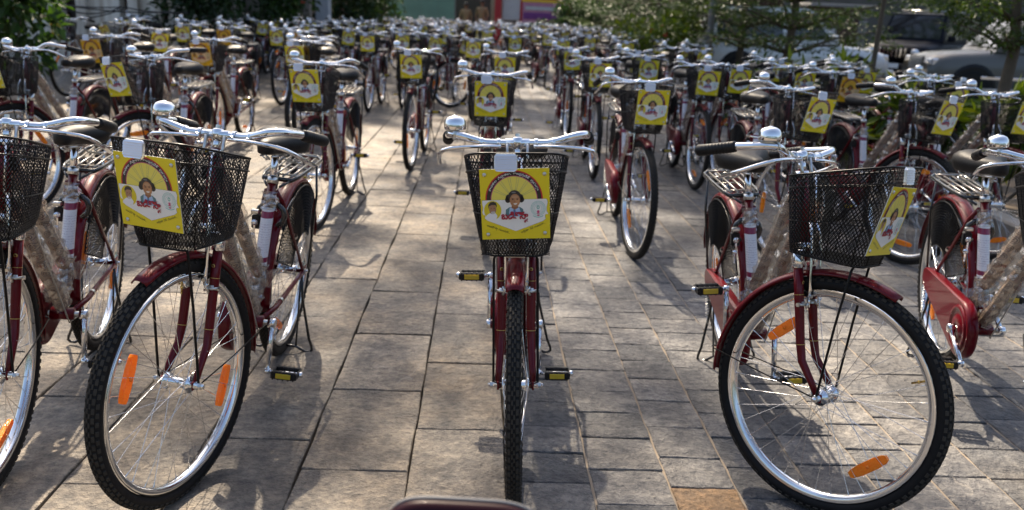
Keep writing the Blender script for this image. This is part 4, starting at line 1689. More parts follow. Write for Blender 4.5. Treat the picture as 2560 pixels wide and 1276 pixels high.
pieces.sort(key=vis_key)
mesh_cache = {}
RZ = PAVE_A
for p in pieces[:300]:
    d, w, l, cx, cy, kind, mat = p
    key = (round(w, 3), mat, r2.randrange(3))
    if key not in mesh_cache:
        mesh_cache[key] = stone_mb(w, SLAB_L if kind == 'slab_stone' else SETT_L, mat, hash((round(w * 1000), key[2])) % 999).mesh('paving_stone')
    o = link('slab' if kind == 'slab_stone' else 'paver', mesh_cache[key], ground)
    o.location = (cx, cy, r2.uniform(-0.0022, 0.0022))
    o.rotation_euler = (r2.gauss(0, 0.004), r2.gauss(0, 0.004), RZ + r2.gauss(0, .003) + (math.pi if r2.random() < 0.5 else 0))
    o.scale = (1, l / (SLAB_L if kind == 'slab_stone' else SETT_L), 1)
rest = {'slab_stone': MB(), 'sett_stone': MB()}
tone = {'slab_stone': [], 'sett_stone': []}
proto = {}
for p in pieces[300:]:
    d, w, l, cx, cy, kind, mat = p
    key = (round(w, 3), kind)
    if key not in proto:
        proto[key] = stone_mb(w, l, kind, 7)
    M = T((cx, cy, r2.uniform(-0.0018, 0.0018))) @ Matrix.Rotation(RZ, 4, 'Z') @ Matrix.Rotation(r2.gauss(0, .002), 4, 'X')
    b = rest[kind]
    n0 = len(b.v)
    b.merge(proto[key], M)
    tone[kind] += [r2.random()] * (len(b.v) - n0)
for kind, nm in (('slab_stone', 'far_slabs'), ('sett_stone', 'far_pavers')):
    me = rest[kind].mesh(nm)
    at = me.attributes.new('piece_tone', 'FLOAT', 'POINT')
    at.data.foreach_set('value', tone[kind])
    tag(link(nm, me, ground), kind='stuff')
# pale sand pointing along the courses of small pavers, a hair below the stone faces
m = MB()
for l in sl[1:14]:
    pts = [pave(l + r2.uniform(-.001, .001), a) for a in np.linspace(1.0, 24, 60)]
    vs = [(x + o_ * 0.0042, y, -0.0035) for x, y in pts for o_ in (-1, 1)]
    m.add(vs, [(2 * i, 2 * i + 1, 2 * i + 3, 2 * i + 2) for i in range(59)], 'pointing')
tag(link('joint_pointing', m.mesh('joint_pointing'), ground), kind='stuff')

# planting strip with its kerb on the right
m = MB()
m.box((3.38, 24, 0.03), (0.16, 72, 0.18), 'kerb_stone', bev=0.015)
tag(link('kerb', m.mesh('kerb')), kind='structure')
m = MB()
m.add([(3.44, -12, 0.03), (5.52, -12, 0.03), (5.52, 60, 0.03), (3.44, 60, 0.03)], [(0, 1, 2, 3)], 'earth')
tag(link('planting_bed', m.mesh('planting_bed')), kind='structure')


# ------------------------------------------------------------------ foliage
def leaf_mesh(name, centers, radii, n, size, mat, seed, droop=0.3, flat=0.0, aspect=2.2, sag=0.0):
    """n small folded leaves scattered in clumps; tone attribute per leaf"""
    r = np.random.default_rng(seed)
    centers = np.asarray(centers, float); radii = np.asarray(radii, float)
    if radii.ndim == 1:
        radii = np.stack([radii] * 3, 1)
    vol = np.prod(radii, 1) ** (2 / 3)
    idx = r.choice(len(centers), n, p=vol / vol.sum())
    d = r.normal(size=(n, 3)); d /= np.linalg.norm(d, axis=1, keepdims=True)
    rad = r.uniform(0.25, 1.0, n) ** 0.45
    c = centers[idx] + d * rad[:, None] * radii[idx]
    dirv = d * 0.8 + r.normal(size=(n, 3)) * 0.7
    dirv[:, 2] = dirv[:, 2] * (1 - flat) - droop
    dirv /= np.linalg.norm(dirv, axis=1, keepdims=True)
    side = np.cross(dirv, r.normal(size=(n, 3)) + np.array([0, 0, 1.5 + 3 * flat]))
    side /= np.linalg.norm(side, axis=1, keepdims=True) + 1e-9
    up = np.cross(side, dirv)
    L = size * r.uniform(0.6, 1.35, n)[:, None]
    W = L / aspect
    p0 = c; p1 = c + dirv * L * 0.5 + side * W * 0.5 + up * W * 0.14; p2 = c + dirv * L - up * W * 0.25; p3 = c + dirv * L * 0.5 - side * W * 0.5 + up * W * 0.14
    v = np.stack([p0, p1, p2, p3], 1).reshape(-1, 3)
    f = [(4 * i, 4 * i + 1, 4 * i + 2, 4 * i + 3) for i in range(n)]
    me = bpy.data.meshes.new(name)
    me.from_pydata(v.tolist(), [], f)
    me.materials.append(MATS[mat])
    clump = r.uniform(0, 1, len(centers))
    t = np.clip(0.30 * r.uniform(0, 1, n) + 0.45 * clump[idx] + 0.3 * r.uniform(0, 1, n) ** 2, 0, 1)
    at = me.attributes.new('leaf_tone', 'FLOAT', 'POINT')
    at.data.foreach_set('value', np.repeat(t, 4).astype(np.float32))
    me.update()
    return me


def shrub(name, label, cat, x, y, w, d, h, n, size, mat, seed, group=None, flowers=None, aspect=2.2, z0=0.0):
    r = np.random.default_rng(seed)
    root = thing(name, label, cat, (x, y, z0), 0, group)
    k = max(5, int(10 * w * h / 1.2))
    cs = np.stack([r.uniform(-w / 2, w / 2, k), r.uniform(-d / 2, d / 2, k), h * (0.25 + 0.7 * r.uniform(0, 1, k) ** 0.8)], 1)
    rd = r.uniform(0.14, 0.30, k) * min(1.6, max(w, h))
    link('foliage', leaf_mesh('foliage', cs, rd, n, size, mat, seed, aspect=aspect), root)
    m = MB()
    for i in range(6):
        a = r.uniform(0, 6.28)
        c = cs[r.integers(0, k)]
        m.tube([(0.1 * w * math.cos(a), 0.1 * d * math.sin(a), 0), (c[0] * .6, c[1] * .6, c[2] * .5), tuple(c)], [.018, .012, .005], 'bark', 5)
    link('stem', m.mesh('stem'), root)
    if flowers:
        m = MB()
        for i in range(flowers[1]):
            c = cs[r.integers(0, k)] + r.normal(size=3) * 0.16 * max(w, h) * 0.6
            for q in range(5):
                a = 2 * math.pi * q / 5 + r.uniform(0, 1)
                e = Vector((math.cos(a), -0.5, math.sin(a))) * 0.035
                e2 = Vector((math.cos(a + .6), -0.5, math.sin(a + .6))) * 0.05
                e3 = Vector((math.cos(a + 1.2), -0.5, math.sin(a + 1.2))) * 0.035
                m.add([tuple(c), tuple(Vector(c) + e), tuple(Vector(c) + e2), tuple(Vector(c) + e3)], [(0, 1, 2, 3)], flowers[0])
        link('flowers', m.mesh('flowers'), root)
    return root


def tree(name, label, x, y, h, trunk_r, crown_z0, layers, n, size, mat, seed, bark='bark', group=None, lean=(0, 0), cat='tree', flat=0.6):
    """layers: list of (z, radius, thickness): tiers of limbs"""
    r = np.random.default_rng(seed)
    root = thing(name, label, cat, (x, y, 0), r.uniform(0, 6), group)
    m = MB()
    pts = [(lean[0] * t + 0.03 * r.normal(), lean[1] * t + 0.03 * r.normal(), h * t) for t in np.linspace(0, 1, 7)]
    m.tube(pts, [trunk_r * (1.25 - t) for t in np.linspace(0, 1, 7)], bark, 9)
    cs, rd = [], []
    lb = MB()
    for z, rad, th in layers:
        nb = max(5, int(rad * 5))
        for i in range(nb):
            a = 2 * math.pi * (i + r.uniform(0, .7)) / nb
            q = rad * r.uniform(.7, 1.05)
            bx, by = lean[0] * z / h, lean[1] * z / h
            e = Vector((bx + q * math.cos(a), by + q * math.sin(a), z + q * r.uniform(0.02, .28)))
            b0 = Vector((bx, by, z - 0.1))
            mid = b0.lerp(e, .5) + Vector((0, 0, .04 * q))
            lb.tube([b0, mid, e], [trunk_r * .38, trunk_r * .24, trunk_r * .08], bark, 5)
            for t in np.linspace(.3, 1.0, max(3, int(q * 3.2))):
                p = b0.lerp(e, t)
                s_ = q * (0.10 + .12 * t)
                cs.append((p.x + r.normal() * s_ * .6, p.y + r.normal() * s_ * .6, p.z + r.uniform(-.2, .6) * th * .5))
                rd.append((s_ * 1.25, s_ * 1.25, th * .5))
    link('trunk', m.mesh('trunk'), root)
    link('limbs', lb.mesh('limbs'), root)
    link('crown', leaf_mesh('crown', cs, rd, n, size, mat, seed, droop=.1, flat=flat), root)
    return root


def tall_tree(label, x, y, h, trunk_r, cz, cr, n, size, mat, seed, holes=16, group='tall trees behind the court', off=(0, 0)):
    """tall tree with an open, clumped crown high above"""
    r = np.random.default_rng(seed)
    root = thing('tall_tree', label, 'tree', (x, y, 0), 0, group)
    m = MB()
    pts = [(off[0] * t ** 1.5 + 0.12 * math.sin(t * 5), off[1] * t ** 1.5 + 0.10 * math.cos(t * 4), h * t * .8) for t in np.linspace(0, 1, 9)]
    m.tube(pts, [trunk_r * (1.2 - .8 * t) for t in np.linspace(0, 1, 9)], 'bark_pale', 12)
    cs, rd = [], []
    for i in range(holes):
        a = r.uniform(0, 6.28); q = cr * math.sqrt(r.uniform(0.02, 1))
        c = Vector((off[0] + q * math.cos(a), off[1] + q * math.sin(a), cz + r.uniform(-.35, .45) * cr))
        tb = min(c.z - cr * .9, h * .78) / (h * .8)
        m.tube([(off[0] * tb ** 1.5, off[1] * tb ** 1.5, tb * h * .8), tuple(Vector(((c.x + off[0]) * .5, (c.y + off[1]) * .5, c.z - cr * .25))), tuple(c)], [trunk_r * .4, trunk_r * .22, .02], 'bark_pale', 6)
        for k in range(5):
            cs.append(tuple(c + Vector(r.normal(size=3)) * cr * .16)); rd.append(cr * r.uniform(.10, .2))
    link('trunk', m.mesh('trunk'), root)
    link('crown', leaf_mesh('crown', cs, rd, n, size, mat, seed), root)
    return root

# ------------------------------------------------------------------ the buildings and screens round the court
def panel(m, x0, x1, y, z0, z1, th, mat, bev=0.0):
    m.box(((x0 + x1) / 2, y + th / 2, (z0 + z1) / 2), (x1 - x0, th, z1 - z0), mat, bev=bev)


def ux(u, D, z=1.3):
    return ray_at(u, 638 - F_PX * math.tan(PITCH - math.atan((CAM_H - z) / D)) + (u - 1280) * math.sin(ROLL), D).x


WY = 16.0
b = thing('building', 'cream plastered building with dark barred windows behind the left shrubs', 'building', (-8, WY, 0))
m = MB()
win = [(150, 194), (301, 322), (399, 425), (20, 60)]
edges = sorted([(ux(a, WY) + 8, ux(c, WY) + 8) for a, c in win])
xs = [-14.0] + [q for e in edges for q in e] + [ux(470, WY) + 8]
for i in range(0, len(xs), 2):
    panel(m, xs[i], xs[i + 1], 0, 0, 5.5, 0.35, 'white_wall')
for a, c in edges:
    panel(m, a, c, 0.004, 0, 0.84, 0.33, 'white_wall')
    panel(m, a, c, 0.004, 2.5, 5.5, 0.33, 'white_wall')
m.box(((-13.9 + xs[-1]) / 2, 4.2, 2.6), (xs[-1] + 13.8, 7.7, 5.2), 'grey_wall')
link('wall', m.mesh('wall'), b)
for a, c in edges:
    m = MB()
    panel(m, a, c, 0.24, 0.84, 2.5, 0.02, 'dark_opening')
    w = link('window', m.mesh('window'), b)
    m = MB()
    for q in (0, 1):
        xx = a + (c - a) * q
        panel(m, min(xx, xx + (.03 if q == 0 else -.03)), max(xx, xx + (.03 if q == 0 else -.03)), 0.17, 0.84, 2.5, 0.06, 'dark_wood')
    for q in range(1, 12):
        m.tube([(a, .20, .84 + q * .13), (c, .20, .84 + q * .13)], .008, 'dark_wood', 5)
    link('bars', m.mesh('bars'), w)
    m = MB()
    panel(m, a - .06, c + .06, -.08, .79, .84, .09, 'white_wall', bev=.008)
    link('sill', m.mesh('sill'), w)
m = MB()
for u in (205, 290, 335, 392, 436):
    x = ux(u, WY) + 8
    panel(m, x - .09, x + .09, -.10, 0, 5.4, .102, 'white_wall', bev=.01)
link('pilaster', m.mesh('pilaster'), b)
m = MB()
panel(m, -14.1, xs[-1] + .1, -.3, 5.5, 5.7, 8.5, 'grey_wall')
link('roof', m.mesh('roof'), b)

for i, (p, q, sag) in enumerate((((60, -8), (305, 18), 10), ((120, 5), (430, 30), 10), ((300, 16), (470, 32), 6), ((150, 20), (300, 20), 14), ((170, 50), (310, 22), 6))):
    A, B = ray_at(*p, 13.2), ray_at(*q, 13.4)
    px = 13 / 2163
    m = MB()
    m.tube([A.lerp(B, t) - Vector((0, 0, sag * px * 4 * t * (1 - t))) - Vector((0, 0, 0)) for t in np.linspace(0, 1, 12)], 0.011, 'cable_black', 6)
    tag(link('cable', m.mesh('cable')), ['black cable sagging from the shrub across the first dark window', 'long black cable slung across the cream wall above the others', 'short black cable end by the second dark window', 'black cable with the deepest sag before the cream wall', 'lowest black cable rising along the cream wall'][i], 'cable', 'cables strung before the cream building')

# pale square pillars by the far shrubs
for i, (u, D, w, mat) in enumerate(((808, 20.0, .30, 'board_white'), (768, 20.4, .17, 'grey_wall'))):
    m = MB()
    m.box((0, 0, 1.9), (w, w, 3.8), mat, bev=.015)
    m.box((0, 0, .06), (w + .1, w + .1, .12), mat, bev=.01)
    m.box((0, 0, 3.86), (w + .1, w + .1, .1), mat, bev=.01)
    o = tag(link('pillar', m.mesh('pillar')), ('white square pillar between the far shrubs', 'slim grey pillar just left of the white one')[i], 'pillar')
    o.location = (ux(u, D), D, 0)

# green hoarding
HD = 33.0
x0, x1 = ux(968, HD), ux(1136, HD)
h = thing('hoarding', 'pale green sheet-metal hoarding across the far end of the court', 'hoarding', (x0, HD, 0))
n = 4
for i in range(n):
    m = MB()
    a, c = (x1 - x0) * i / n, (x1 - x0) * (i + 1) / n
    k = 10
    vs = []
    for j in range(k * 2 + 1):
        xx = a + .004 + (c - a - .008) * j / (k * 2)
        for y in (0.0, 0.004):
            for z in (0.05, 2.7):
                vs.append((xx, y + (.02 if j % 2 else 0), z))
    fs = []
    for j in range(k * 2):
        o_ = j * 4
        fs += [(o_, o_ + 4, o_ + 5, o_ + 1), (o_ + 2, o_ + 3, o_ + 7, o_ + 6)]
    m.add(vs, fs, 'hoarding_green')
    link('sheet', m.mesh('sheet'), h)
m = MB()
for i in range(n + 1):
    m.box(((x1 - x0) * i / n, .08, 1.35), (.07, .07, 2.7), 'grey_wall')
link('post', m.mesh('post'), h)

# dark panel for the gap's shade, the two men, red post, white board, banner
m = MB()
x2, x3 = ux(1130, 38), ux(1246, 38)
m.box(((x2 + x3) / 2, 40, 1.9), (x3 - x2 + 3, .2, 3.8), 'dark_opening')
tag(link('backdrop', m.mesh('backdrop')), 'shade-coloured gate behind the two standing men', 'backdrop')
m = MB()
m.box((0, 0, 1.7), (.24, .24, 3.4), 'red_paint', bev=.01)
m.box((0, 0, .05), (.34, .34, .1), 'grey_wall', bev=.01)
o = tag(link('post', m.mesh('post')), 'broad red post between the two men and the white board', 'post')
o.location = (ux(1245, HD), HD, 0)
m = MB()
xa, xb = ux(1255, HD), ux(1304, HD)
t = thing('notice_board', 'plain white board with dark legs beside the red post', 'board', (xa, HD, 0))
m.box(((xb - xa) / 2, .04, 1.82), (xb - xa - .02, .05, 1.6), 'board_white', bev=.02)
link('board', m.mesh('board'), t)
m = MB()
for xx in (.06, xb - xa - .06):
    m.box((xx, .09, 1.0), (.06, .04, 2.0), 'dark_wood')
link('leg', m.mesh('leg'), t)
xa, xb = ux(1306, HD), ux(1412, HD)
W = xb - xa
t = thing('banner', 'red framed pink and purple banner at the far end of the court', 'banner', (xa, HD, 0))
m = MB()
panel(m, 0, W, 0, .80, 2.6, .03, 'banner_pink')
link('sheet', m.mesh('sheet'), t)
m = MB()
panel(m, -.03, W + .03, -.02, 1.70, 1.80, .018, 'banner_yellow')
panel(m, .0, W, -.02, 1.80, 2.62, .018, 'red_paint')
panel(m, .04, W - .1, -.02, 1.10, 1.33, .018, 'banner_purple')
panel(m, .10, W - .15, -.02, 1.42, 1.55, .018, 'board_white')
panel(m, .05, W - .12, -.02, .86, .98, .018, 'board_white')
link('print', m.mesh('print'), t)
m = MB()
panel(m, -.09, -.005, -.01, 0, 2.75, .06, 'red_paint')
panel(m, W + .10, W + .22, -.01, 0, 2.75, .06, 'red_paint')
panel(m, W - .06, W - .005, -.06, 0, 2.75, .03, 'dark_wood')
link('frame', m.mesh('frame'), t)


# two men standing before the dark gap
def person(label, x, y, h, rz, seed):
    root = thing('person', label, 'person', (x, y, 0), rz)
    k = h / 1.72
    J = {'pel': (0, 0, .93), 'ch': (0, 0, 1.25), 'nk': (0, .01, 1.46), 'hd': (0, -.01, 1.57), 'top': (0, -.005, 1.68)}
    pts, rad, ed = [], [], []
    def add(p, r, par=None):
        pts.append(tuple(q * k for q in p)); rad.append(r * k)
        if par is not None: ed.append((par, len(pts) - 1))
        return len(pts) - 1
    pel = add(J['pel'], .13)
    ch = add(J['ch'], .15, pel)
    nk = add(J['nk'], .06, ch)
    hd = add(J['hd'], .088, nk)
    add(J['top'], .075, hd)
    for s in (-1, 1):
        sh = add((s * .17, 0, 1.40), .062, ch)
        el = add((s * .24, .02, 1.12), .045, sh)
        wr = add((s * .20, -.07, .90), .033, el)
        add((s * .19, -.10, .82), .036, wr)
        hp = add((s * .085, 0, .86), .095, pel)
        kn = add((s * .10, -.01, .48), .062, hp)
        an = add((s * .11, .02, .09), .043, kn)
        add((s * .12, -.13, .045), .036, an)
    me = bpy.data.meshes.new('body')
    me.from_pydata(pts, ed, [])
    o = bpy.data.objects.new('body', me)
    COL.objects.link(o)
    md = o.modifiers.new('skin', 'SKIN')
    for i, r in enumerate(rad):
        me.skin_vertices[0].data[i].radius = (r, r)
    me.skin_vertices[0].data[0].use_root = True
    sb = o.modifiers.new('sub', 'SUBSURF'); sb.levels = 2; sb.render_levels = 2
    dg = bpy.context.evaluated_depsgraph_get()
    bm = bpy.data.meshes.new_from_object(o.evaluated_get(dg))
    bpy.data.objects.remove(o)
    for mt in ('skin', 'khaki_cloth', 'shoe_leather'):
        bm.materials.append(MATS[mt])
    for p in bm.polygons:
        z, ax = p.center.z / k, abs(p.center.x) / k
        p.material_index = 2 if z < .11 else (0 if z > 1.44 or (ax > .15 and z < 1.10 and z > .75) else 1)
        p.use_smooth = True
    link('body', bm, root)
    m = MB()
    m.lathe([(.096 * k, 0), (.099 * k, .03 * k), (.085 * k, .075 * k), (.05 * k, .10 * k), (0, .108 * k)], (0, 0, 1.60 * k), (0, -.15, 1), 'hair_black', 14)
    link('hair', m.mesh('hair'), root)
    m = MB()
    for s in (-1, 1):
        m.lathe([(.011 * k, 0), (.008 * k, .006 * k), (0, .008 * k)], (s * .033 * k, -.088 * k, 1.585 * k), (0, -1, 0), 'hair_black', 8)
        m.box((s * .092 * k, 0, 1.575 * k), (.014 * k, .03 * k, .055 * k), 'skin', bev=.004)
    m.box((0, -.096 * k, 1.56 * k), (.022 * k, .026 * k, .045 * k), 'skin', bev=.006)
    m.box((0, -.088 * k, 1.522 * k), (.045 * k, .012 * k, .012 * k), 'shoe_leather', bev=.003)
    link('face', m.mesh('face'), root)
    m = MB()
    m.lathe([(.128 * k, -.02), (.137 * k, -.02), (.137 * k, .02), (.128 * k, .02)], (0, 0, .97 * k), (0, 0, 1), 'shoe_leather', 16)
    link('belt', m.mesh('belt'), root)


person('man in khaki uniform standing before the dark gate, nearer the green hoarding', ux(1165, 35), 35, 1.62, .2, 1)
person('man in khaki uniform standing before the dark gate, nearer the red post', ux(1205, 35), 35, 1.76, -.25, 2)

# gatehouse and pale wall beyond the parked cars
m = MB()
xa, xb = ux(2030, 32), ux(2166, 32)
t = thing('gatehouse', 'dark brown timber gatehouse between the white and the black car', 'building', (xa, 32, 0))
m.box(((xb - xa) / 2, 1, 1.0), (xb - xa, 2, 2.0), 'dark_wood')
link('wall', m.mesh('wall'), t)
m = MB()
m.box(((xb - xa) / 2, 1, 2.06), (xb - xa + .4, 2.4, .12), 'grey_wall', bev=.02)
link('roof', m.mesh('roof'), t)
m = MB()
for q in (.30, .40):
    m.box(((xb - xa) * q, -.02, .95), (.16, .04, .62), 'board_white')
link('window', m.mesh('window'), t)
m = MB()
for j in range(7):
    m.box((xb - xa - .16, -.03, .3 + j * .24), (.30, .05, .20), 'grey_wall', bev=.01)
link('quoin', m.mesh('quoin'), t)
m = MB()
m.box((30, 42, 2.0), (36, .4, 4.0), 'dim_wall')
m.box((30, 42, 4.05), (36.2, .6, .14), 'grey_wall')
tag(link('boundary_wall', m.mesh('boundary_wall')), 'long dim boundary wall behind the parked cars on the right', 'wall')
m = MB()
m.box((-12, 46, 1.6), (50, .4, 3.2), 'dark_wood')
m.box((-12, 46, 3.25), (50.2, .6, .14), 'grey_wall')
tag(link('boundary_wall', m.mesh('boundary_wall')), 'dark boundary wall behind the green hoarding and the banner', 'wall')

# ------------------------------------------------------------------ parked cars
def car(name, label, x, y, rz, L, Wd, Hh, paint, boxy, cat, plate=True, rack=False):
    root = thing(name, label, cat, (x, y, -0.05), rz)
    hw = Wd / 2
    zl, zb = 0.30, Hh * 0.60
    hood = zb - 0.06
    f, r = L / 2, -L / 2
    nose = 0.06 if boxy else 0.16
    st = [(f, .45, hood - .22, .84), (f - nose, .34, hood - .10, .93), (f - nose - .25, zl, hood - .03, .98), (f - .95, zl, hood + .02, 1.0), (f - 1.25, zl, zb, 1.0), (r + .5, zl, zb + .02, 1.0), (r + .12, .34, zb, .97), (r, .45, zb - .12, .90)]
    m = MB()
    vs = []
    for xx, a, c, k in st:
        w = hw * k
        for yy, z in ((-w * .94, a), (-w, a + .10), (-w * 1.005, (a + c) * .52), (-w * .985, c - .10), (-w * .90, c - .015), (-w * .5, c + .012), (w * .5, c + .012), (w * .90, c - .015), (w * .985, c - .10), (w * 1.005, (a + c) * .52), (w, a + .10), (w * .94, a)):
            vs.append((xx, yy, z))
    n = 12
    fs = [(i * n + j, i * n + (j + 1) % n, (i + 1) * n + (j + 1) % n, (i + 1) * n + j) for i in range(len(st) - 1) for j in range(n)]
    fs += [tuple(range(n)), tuple(range(len(st) * n - 1, len(st) * n - n - 1, -1))]
    m.add(vs, fs, paint, True)
    link('body', m.mesh('body'), root)
    # cabin
    wa = f - 1.15
    wt = wa - (0.35 if boxy else 0.62)
    rt, rb = r + (.16 if boxy else .38), r + .05
    prof = [(wa, zb - .02), (wt, Hh - .03), (wt - .25, Hh), (rt + .2, Hh), (rt, Hh - .04), (rb, zb - .02)]
    ring = []
    m = MB()
    for xx, z in prof:
        k = (z - zb) / (Hh - zb)
        w = hw * (.95 - .13 * max(0, k))
        ring.append([(xx, -w, z), (xx, w, z)])
    vs = [p[0] for p in ring] + [p[1] for p in ring]
    q = len(prof)
    m.add(vs, [tuple(range(q)), tuple(range(2 * q - 1, q - 1, -1))] + [(i, q + i, q + (i + 1) % q, (i + 1) % q) for i in range(q)], paint)
    cab = link('cabin', m.mesh('cabin'), root)
    def wp(k):
        return hw * (.95 - .13 * k)
    for s in (-1, 1):
        divs = [wa - .18, wa - 1.25, wa - 2.15, max(rb + .25, wa - 3.1)]
        for i in range(3):
            a, c = divs[i], divs[i + 1]
            m = MB()
            lean = (wa - wt) if i == 0 else 0
            k0, k1 = .10, .86
            qd = [(a - .04, s * (wp(k0) + .006), zb + (Hh - zb) * k0), (c + .04, s * (wp(k0) + .006), zb + (Hh - zb) * k0), (c + .05, s * (wp(k1) + .006), zb + (Hh - zb) * k1), (a - .04 - lean * .80, s * (wp(k1) + .006), zb + (Hh - zb) * k1)]
            m.add(qd + [(x_, y_ - s * .012, z_) for x_, y_, z_ in qd], [(0, 1, 2, 3), (4, 7, 6, 5), (0, 4, 5, 1), (1, 5, 6, 2), (2, 6, 7, 3), (3, 7, 4, 0)], 'car_glass')
            link('side_window', m.mesh('side_window'), root)
    for nm, (xa_, za_), (xb_, zb_), mg in (('windscreen', (wa, zb), (wt, Hh - .03), .008), ('rear_window', (rb, zb), (rt, Hh - .04), -.008)):
        P = lambda k, s: (xa_ + (xb_ - xa_) * k + mg, s * wp(k) * .90, za_ + (zb_ - za_) * k + .006)
        m = MB()
        m.add([P(.10, -1), P(.10, 1), P(.92, 1), P(.92, -1)], [(0, 1, 2, 3)], 'car_glass')
        link(nm, m.mesh(nm), root)
    for xx in (f - .82, r + .85):
        for s in (-1, 1):
            m = MB()
            m.lathe([(.20, -.10), (.31, -.11), (.36, -.085), (.365, 0), (.36, .085), (.31, .11), (.20, .10)], (0, 0, 0), (0, 1, 0), 'tyre_rubber', 24)
            w = link('wheel', m.mesh('wheel'), root, T((xx, s * (hw - .10), .365)))
            m = MB()
            m.lathe([(.22, .09), (.205, .07), (.20, .05), (.06, .085), (0, .09)], (0, 0, 0), (0, s, 0), 'zinc', 20)
            for q_ in range(6):
                a_ = q_ * math.pi / 3
                m.box((.12 * math.cos(a_), s * .085, .12 * math.sin(a_)), (.05, .012, .05), 'black_plastic')
            link('rim', m.mesh('rim'), w)
            m = MB()
            m.lathe([(.375, -.02), (.43, -.02), (.44, .012), (.375, .012)], (xx, s * hw * 1.0, .375), (0, s, 0), paint if boxy else 'black_plastic', 24)
            link('wheel_arch', m.mesh('wheel_arch'), root)
            m = MB()
            m.lathe([(0, .0), (.40, .0)], (xx, s * (hw * 1.006), .375), (0, s, 0), 'black_plastic', 24)
            link('arch_liner', m.mesh('arch_liner'), root)
    for s in (-1, 1):
        m = MB()
        if boxy:
            m.lathe([(.11, 0), (.11, .03), (.085, .045), (0, .05)], (f - .04, s * hw * .66, hood - .24), (1, 0, 0), 'headlamp_glass', 16)
        else:
            m.box((f - .12, s * hw * .72, hood - .20), (.16, .30, .15), 'headlamp_glass', bev=.03)
        link('headlight', m.mesh('headlight'), root)
        m = MB()
        m.box((wa - .22, s * (hw + .09), zb + .10), (.12, .20, .16), paint, bev=.03)
        link('wing_mirror', m.mesh('wing_mirror'), root)
        for xx in (wa - 1.1, wa - 2.05):
            m = MB()
            m.box((xx, s * (hw * 1.0 + .012), zb - .14), (.17, .03, .035), 'chrome', bev=.008)
            link('door_handle', m.mesh('door_handle'), root)
        m = MB()
        m.box((0, s * (hw + .01), zl + .26), (L - 1.9, .03, .06), 'chrome' if not boxy else 'black_plastic', bev=.008)
        m.box((0, s * (hw - .01), zl + .03), (L - 2.0, .10, .07), 'zinc', bev=.01)
        link('side_trim', m.mesh('side_trim'), root)
    m = MB()
    m.box((f + .01, 0, .44), (.16, Wd * .98, .20), 'black_plastic' if boxy else paint, bev=.04)
    link('front_bumper', m.mesh('front_bumper'), root)
    m = MB()
    m.box((r - .01, 0, .46), (.14, Wd * .96, .18), 'black_plastic', bev=.04)
    link('rear_bumper', m.mesh('rear_bumper'), root)
    m = MB()
    for q_ in range(7):
        m.box((f - .015, (q_ - 3) * .11, hood - .25), (.05, .05, .24), 'chrome' if boxy else 'zinc', bev=.008)
    m.box((f - .03, 0, hood - .25), (.03, .80, .28), 'dark_opening')
    link('grille', m.mesh('grille'), root)
    if plate:
        m = MB()
        m.box((f + .095, 0, .47), (.012, .50, .12), 'plate_white', bev=.003)
        link('number_plate', m.mesh('number_plate'), root)
    if rack:
        m = MB()
        for yy in (-hw * .7, hw * .7):
            m.tube([(wt - .3, yy, Hh + .06), (rt + .2, yy, Hh + .06)], .018, 'zinc', 6)
        for xx in np.linspace(wt - .3, rt + .2, 5):
            m.tube([(xx, -hw * .7, Hh + .06), (xx, hw * .7, Hh + .06)], .014, 'zinc', 6)
        link('roof_rack', m.mesh('roof_rack'), root)
    return root


car('parked_car', 'silver sport utility vehicle behind the small tree at the right', ux(2640, 17.2), 17.8, R_(174), 4.5, 1.8, 1.78, 'car_silver', False, 'car')
car('parked_car', 'black boxy off-road vehicle with roof rack, parked beyond the silver car', ux(2315, 25), 25.0, R_(226), 4.3, 1.75, 1.85, 'car_black', True, 'car', rack=True)
car('parked_car', 'white car behind the layered green trees, its bonnet to the right', ux(1975, 19.5), 19.8, R_(4), 4.2, 1.75, 1.72, 'car_white', False, 'car')

# ------------------------------------------------------------------ plants and trees
shrub('shrub', 'large-leaved green shrub at the left edge behind the first rows', 'shrub', -6.15, 10.3, 0.9, 1.2, 2.3, 1900, .17, 'leaf_green', 21, aspect=1.9)
shrub('shrub', 'dark leafy shrub between the cream building and the pillars', 'shrub', ux(500, 15), 15.0, 1.2, 1.0, 2.2, 2600, .15, 'leaf_dark', 22)
shrub('shrub', 'bushy green shrub with a single red bloom, left of the pillars', 'shrub', ux(655, 18), 18.0, 1.5, 1.1, 2.4, 3000, .15, 'leaf_green', 23, flowers=('petal_red', 5))
shrub('shrub', 'dark green shrub just right of the white pillar', 'shrub', ux(880, 22), 22.0, 1.3, 1.0, 2.4, 2400, .15, 'leaf_dark', 24)
shrub('shrub', 'bright green shrub touching the left end of the green hoarding', 'shrub', ux(940, 26), 26.0, 1.2, 1.0, 2.5, 2200, .15, 'leaf_green', 25)
shrub('shrub', 'low dark shrub in front of the banner', 'shrub', ux(1395, 30), 30.0, 1.6, .9, 1.0, 1600, .12, 'leaf_dark', 26)
shrub('hedge', 'broad near-black hedge right of the banner', 'hedge', ux(1500, 30), 30.5, 2.6, 1.2, 1.9, 5000, .12, 'leaf_dark', 27)
shrub('shrub', 'yellow-green shrub with red and orange flowers behind the right rows', 'shrub', ux(1655, 17), 17.0, 1.1, .9, 1.25, 1900, .13, 'leaf_croton', 28, flowers=('petal_orange', 16))
shrub('shrub', 'second yellow-green flowering shrub, nearer the grey post', 'shrub', ux(1720, 15.6), 15.6, .9, .8, 1.15, 1700, .12, 'leaf_croton', 29, flowers=('petal_red', 14))
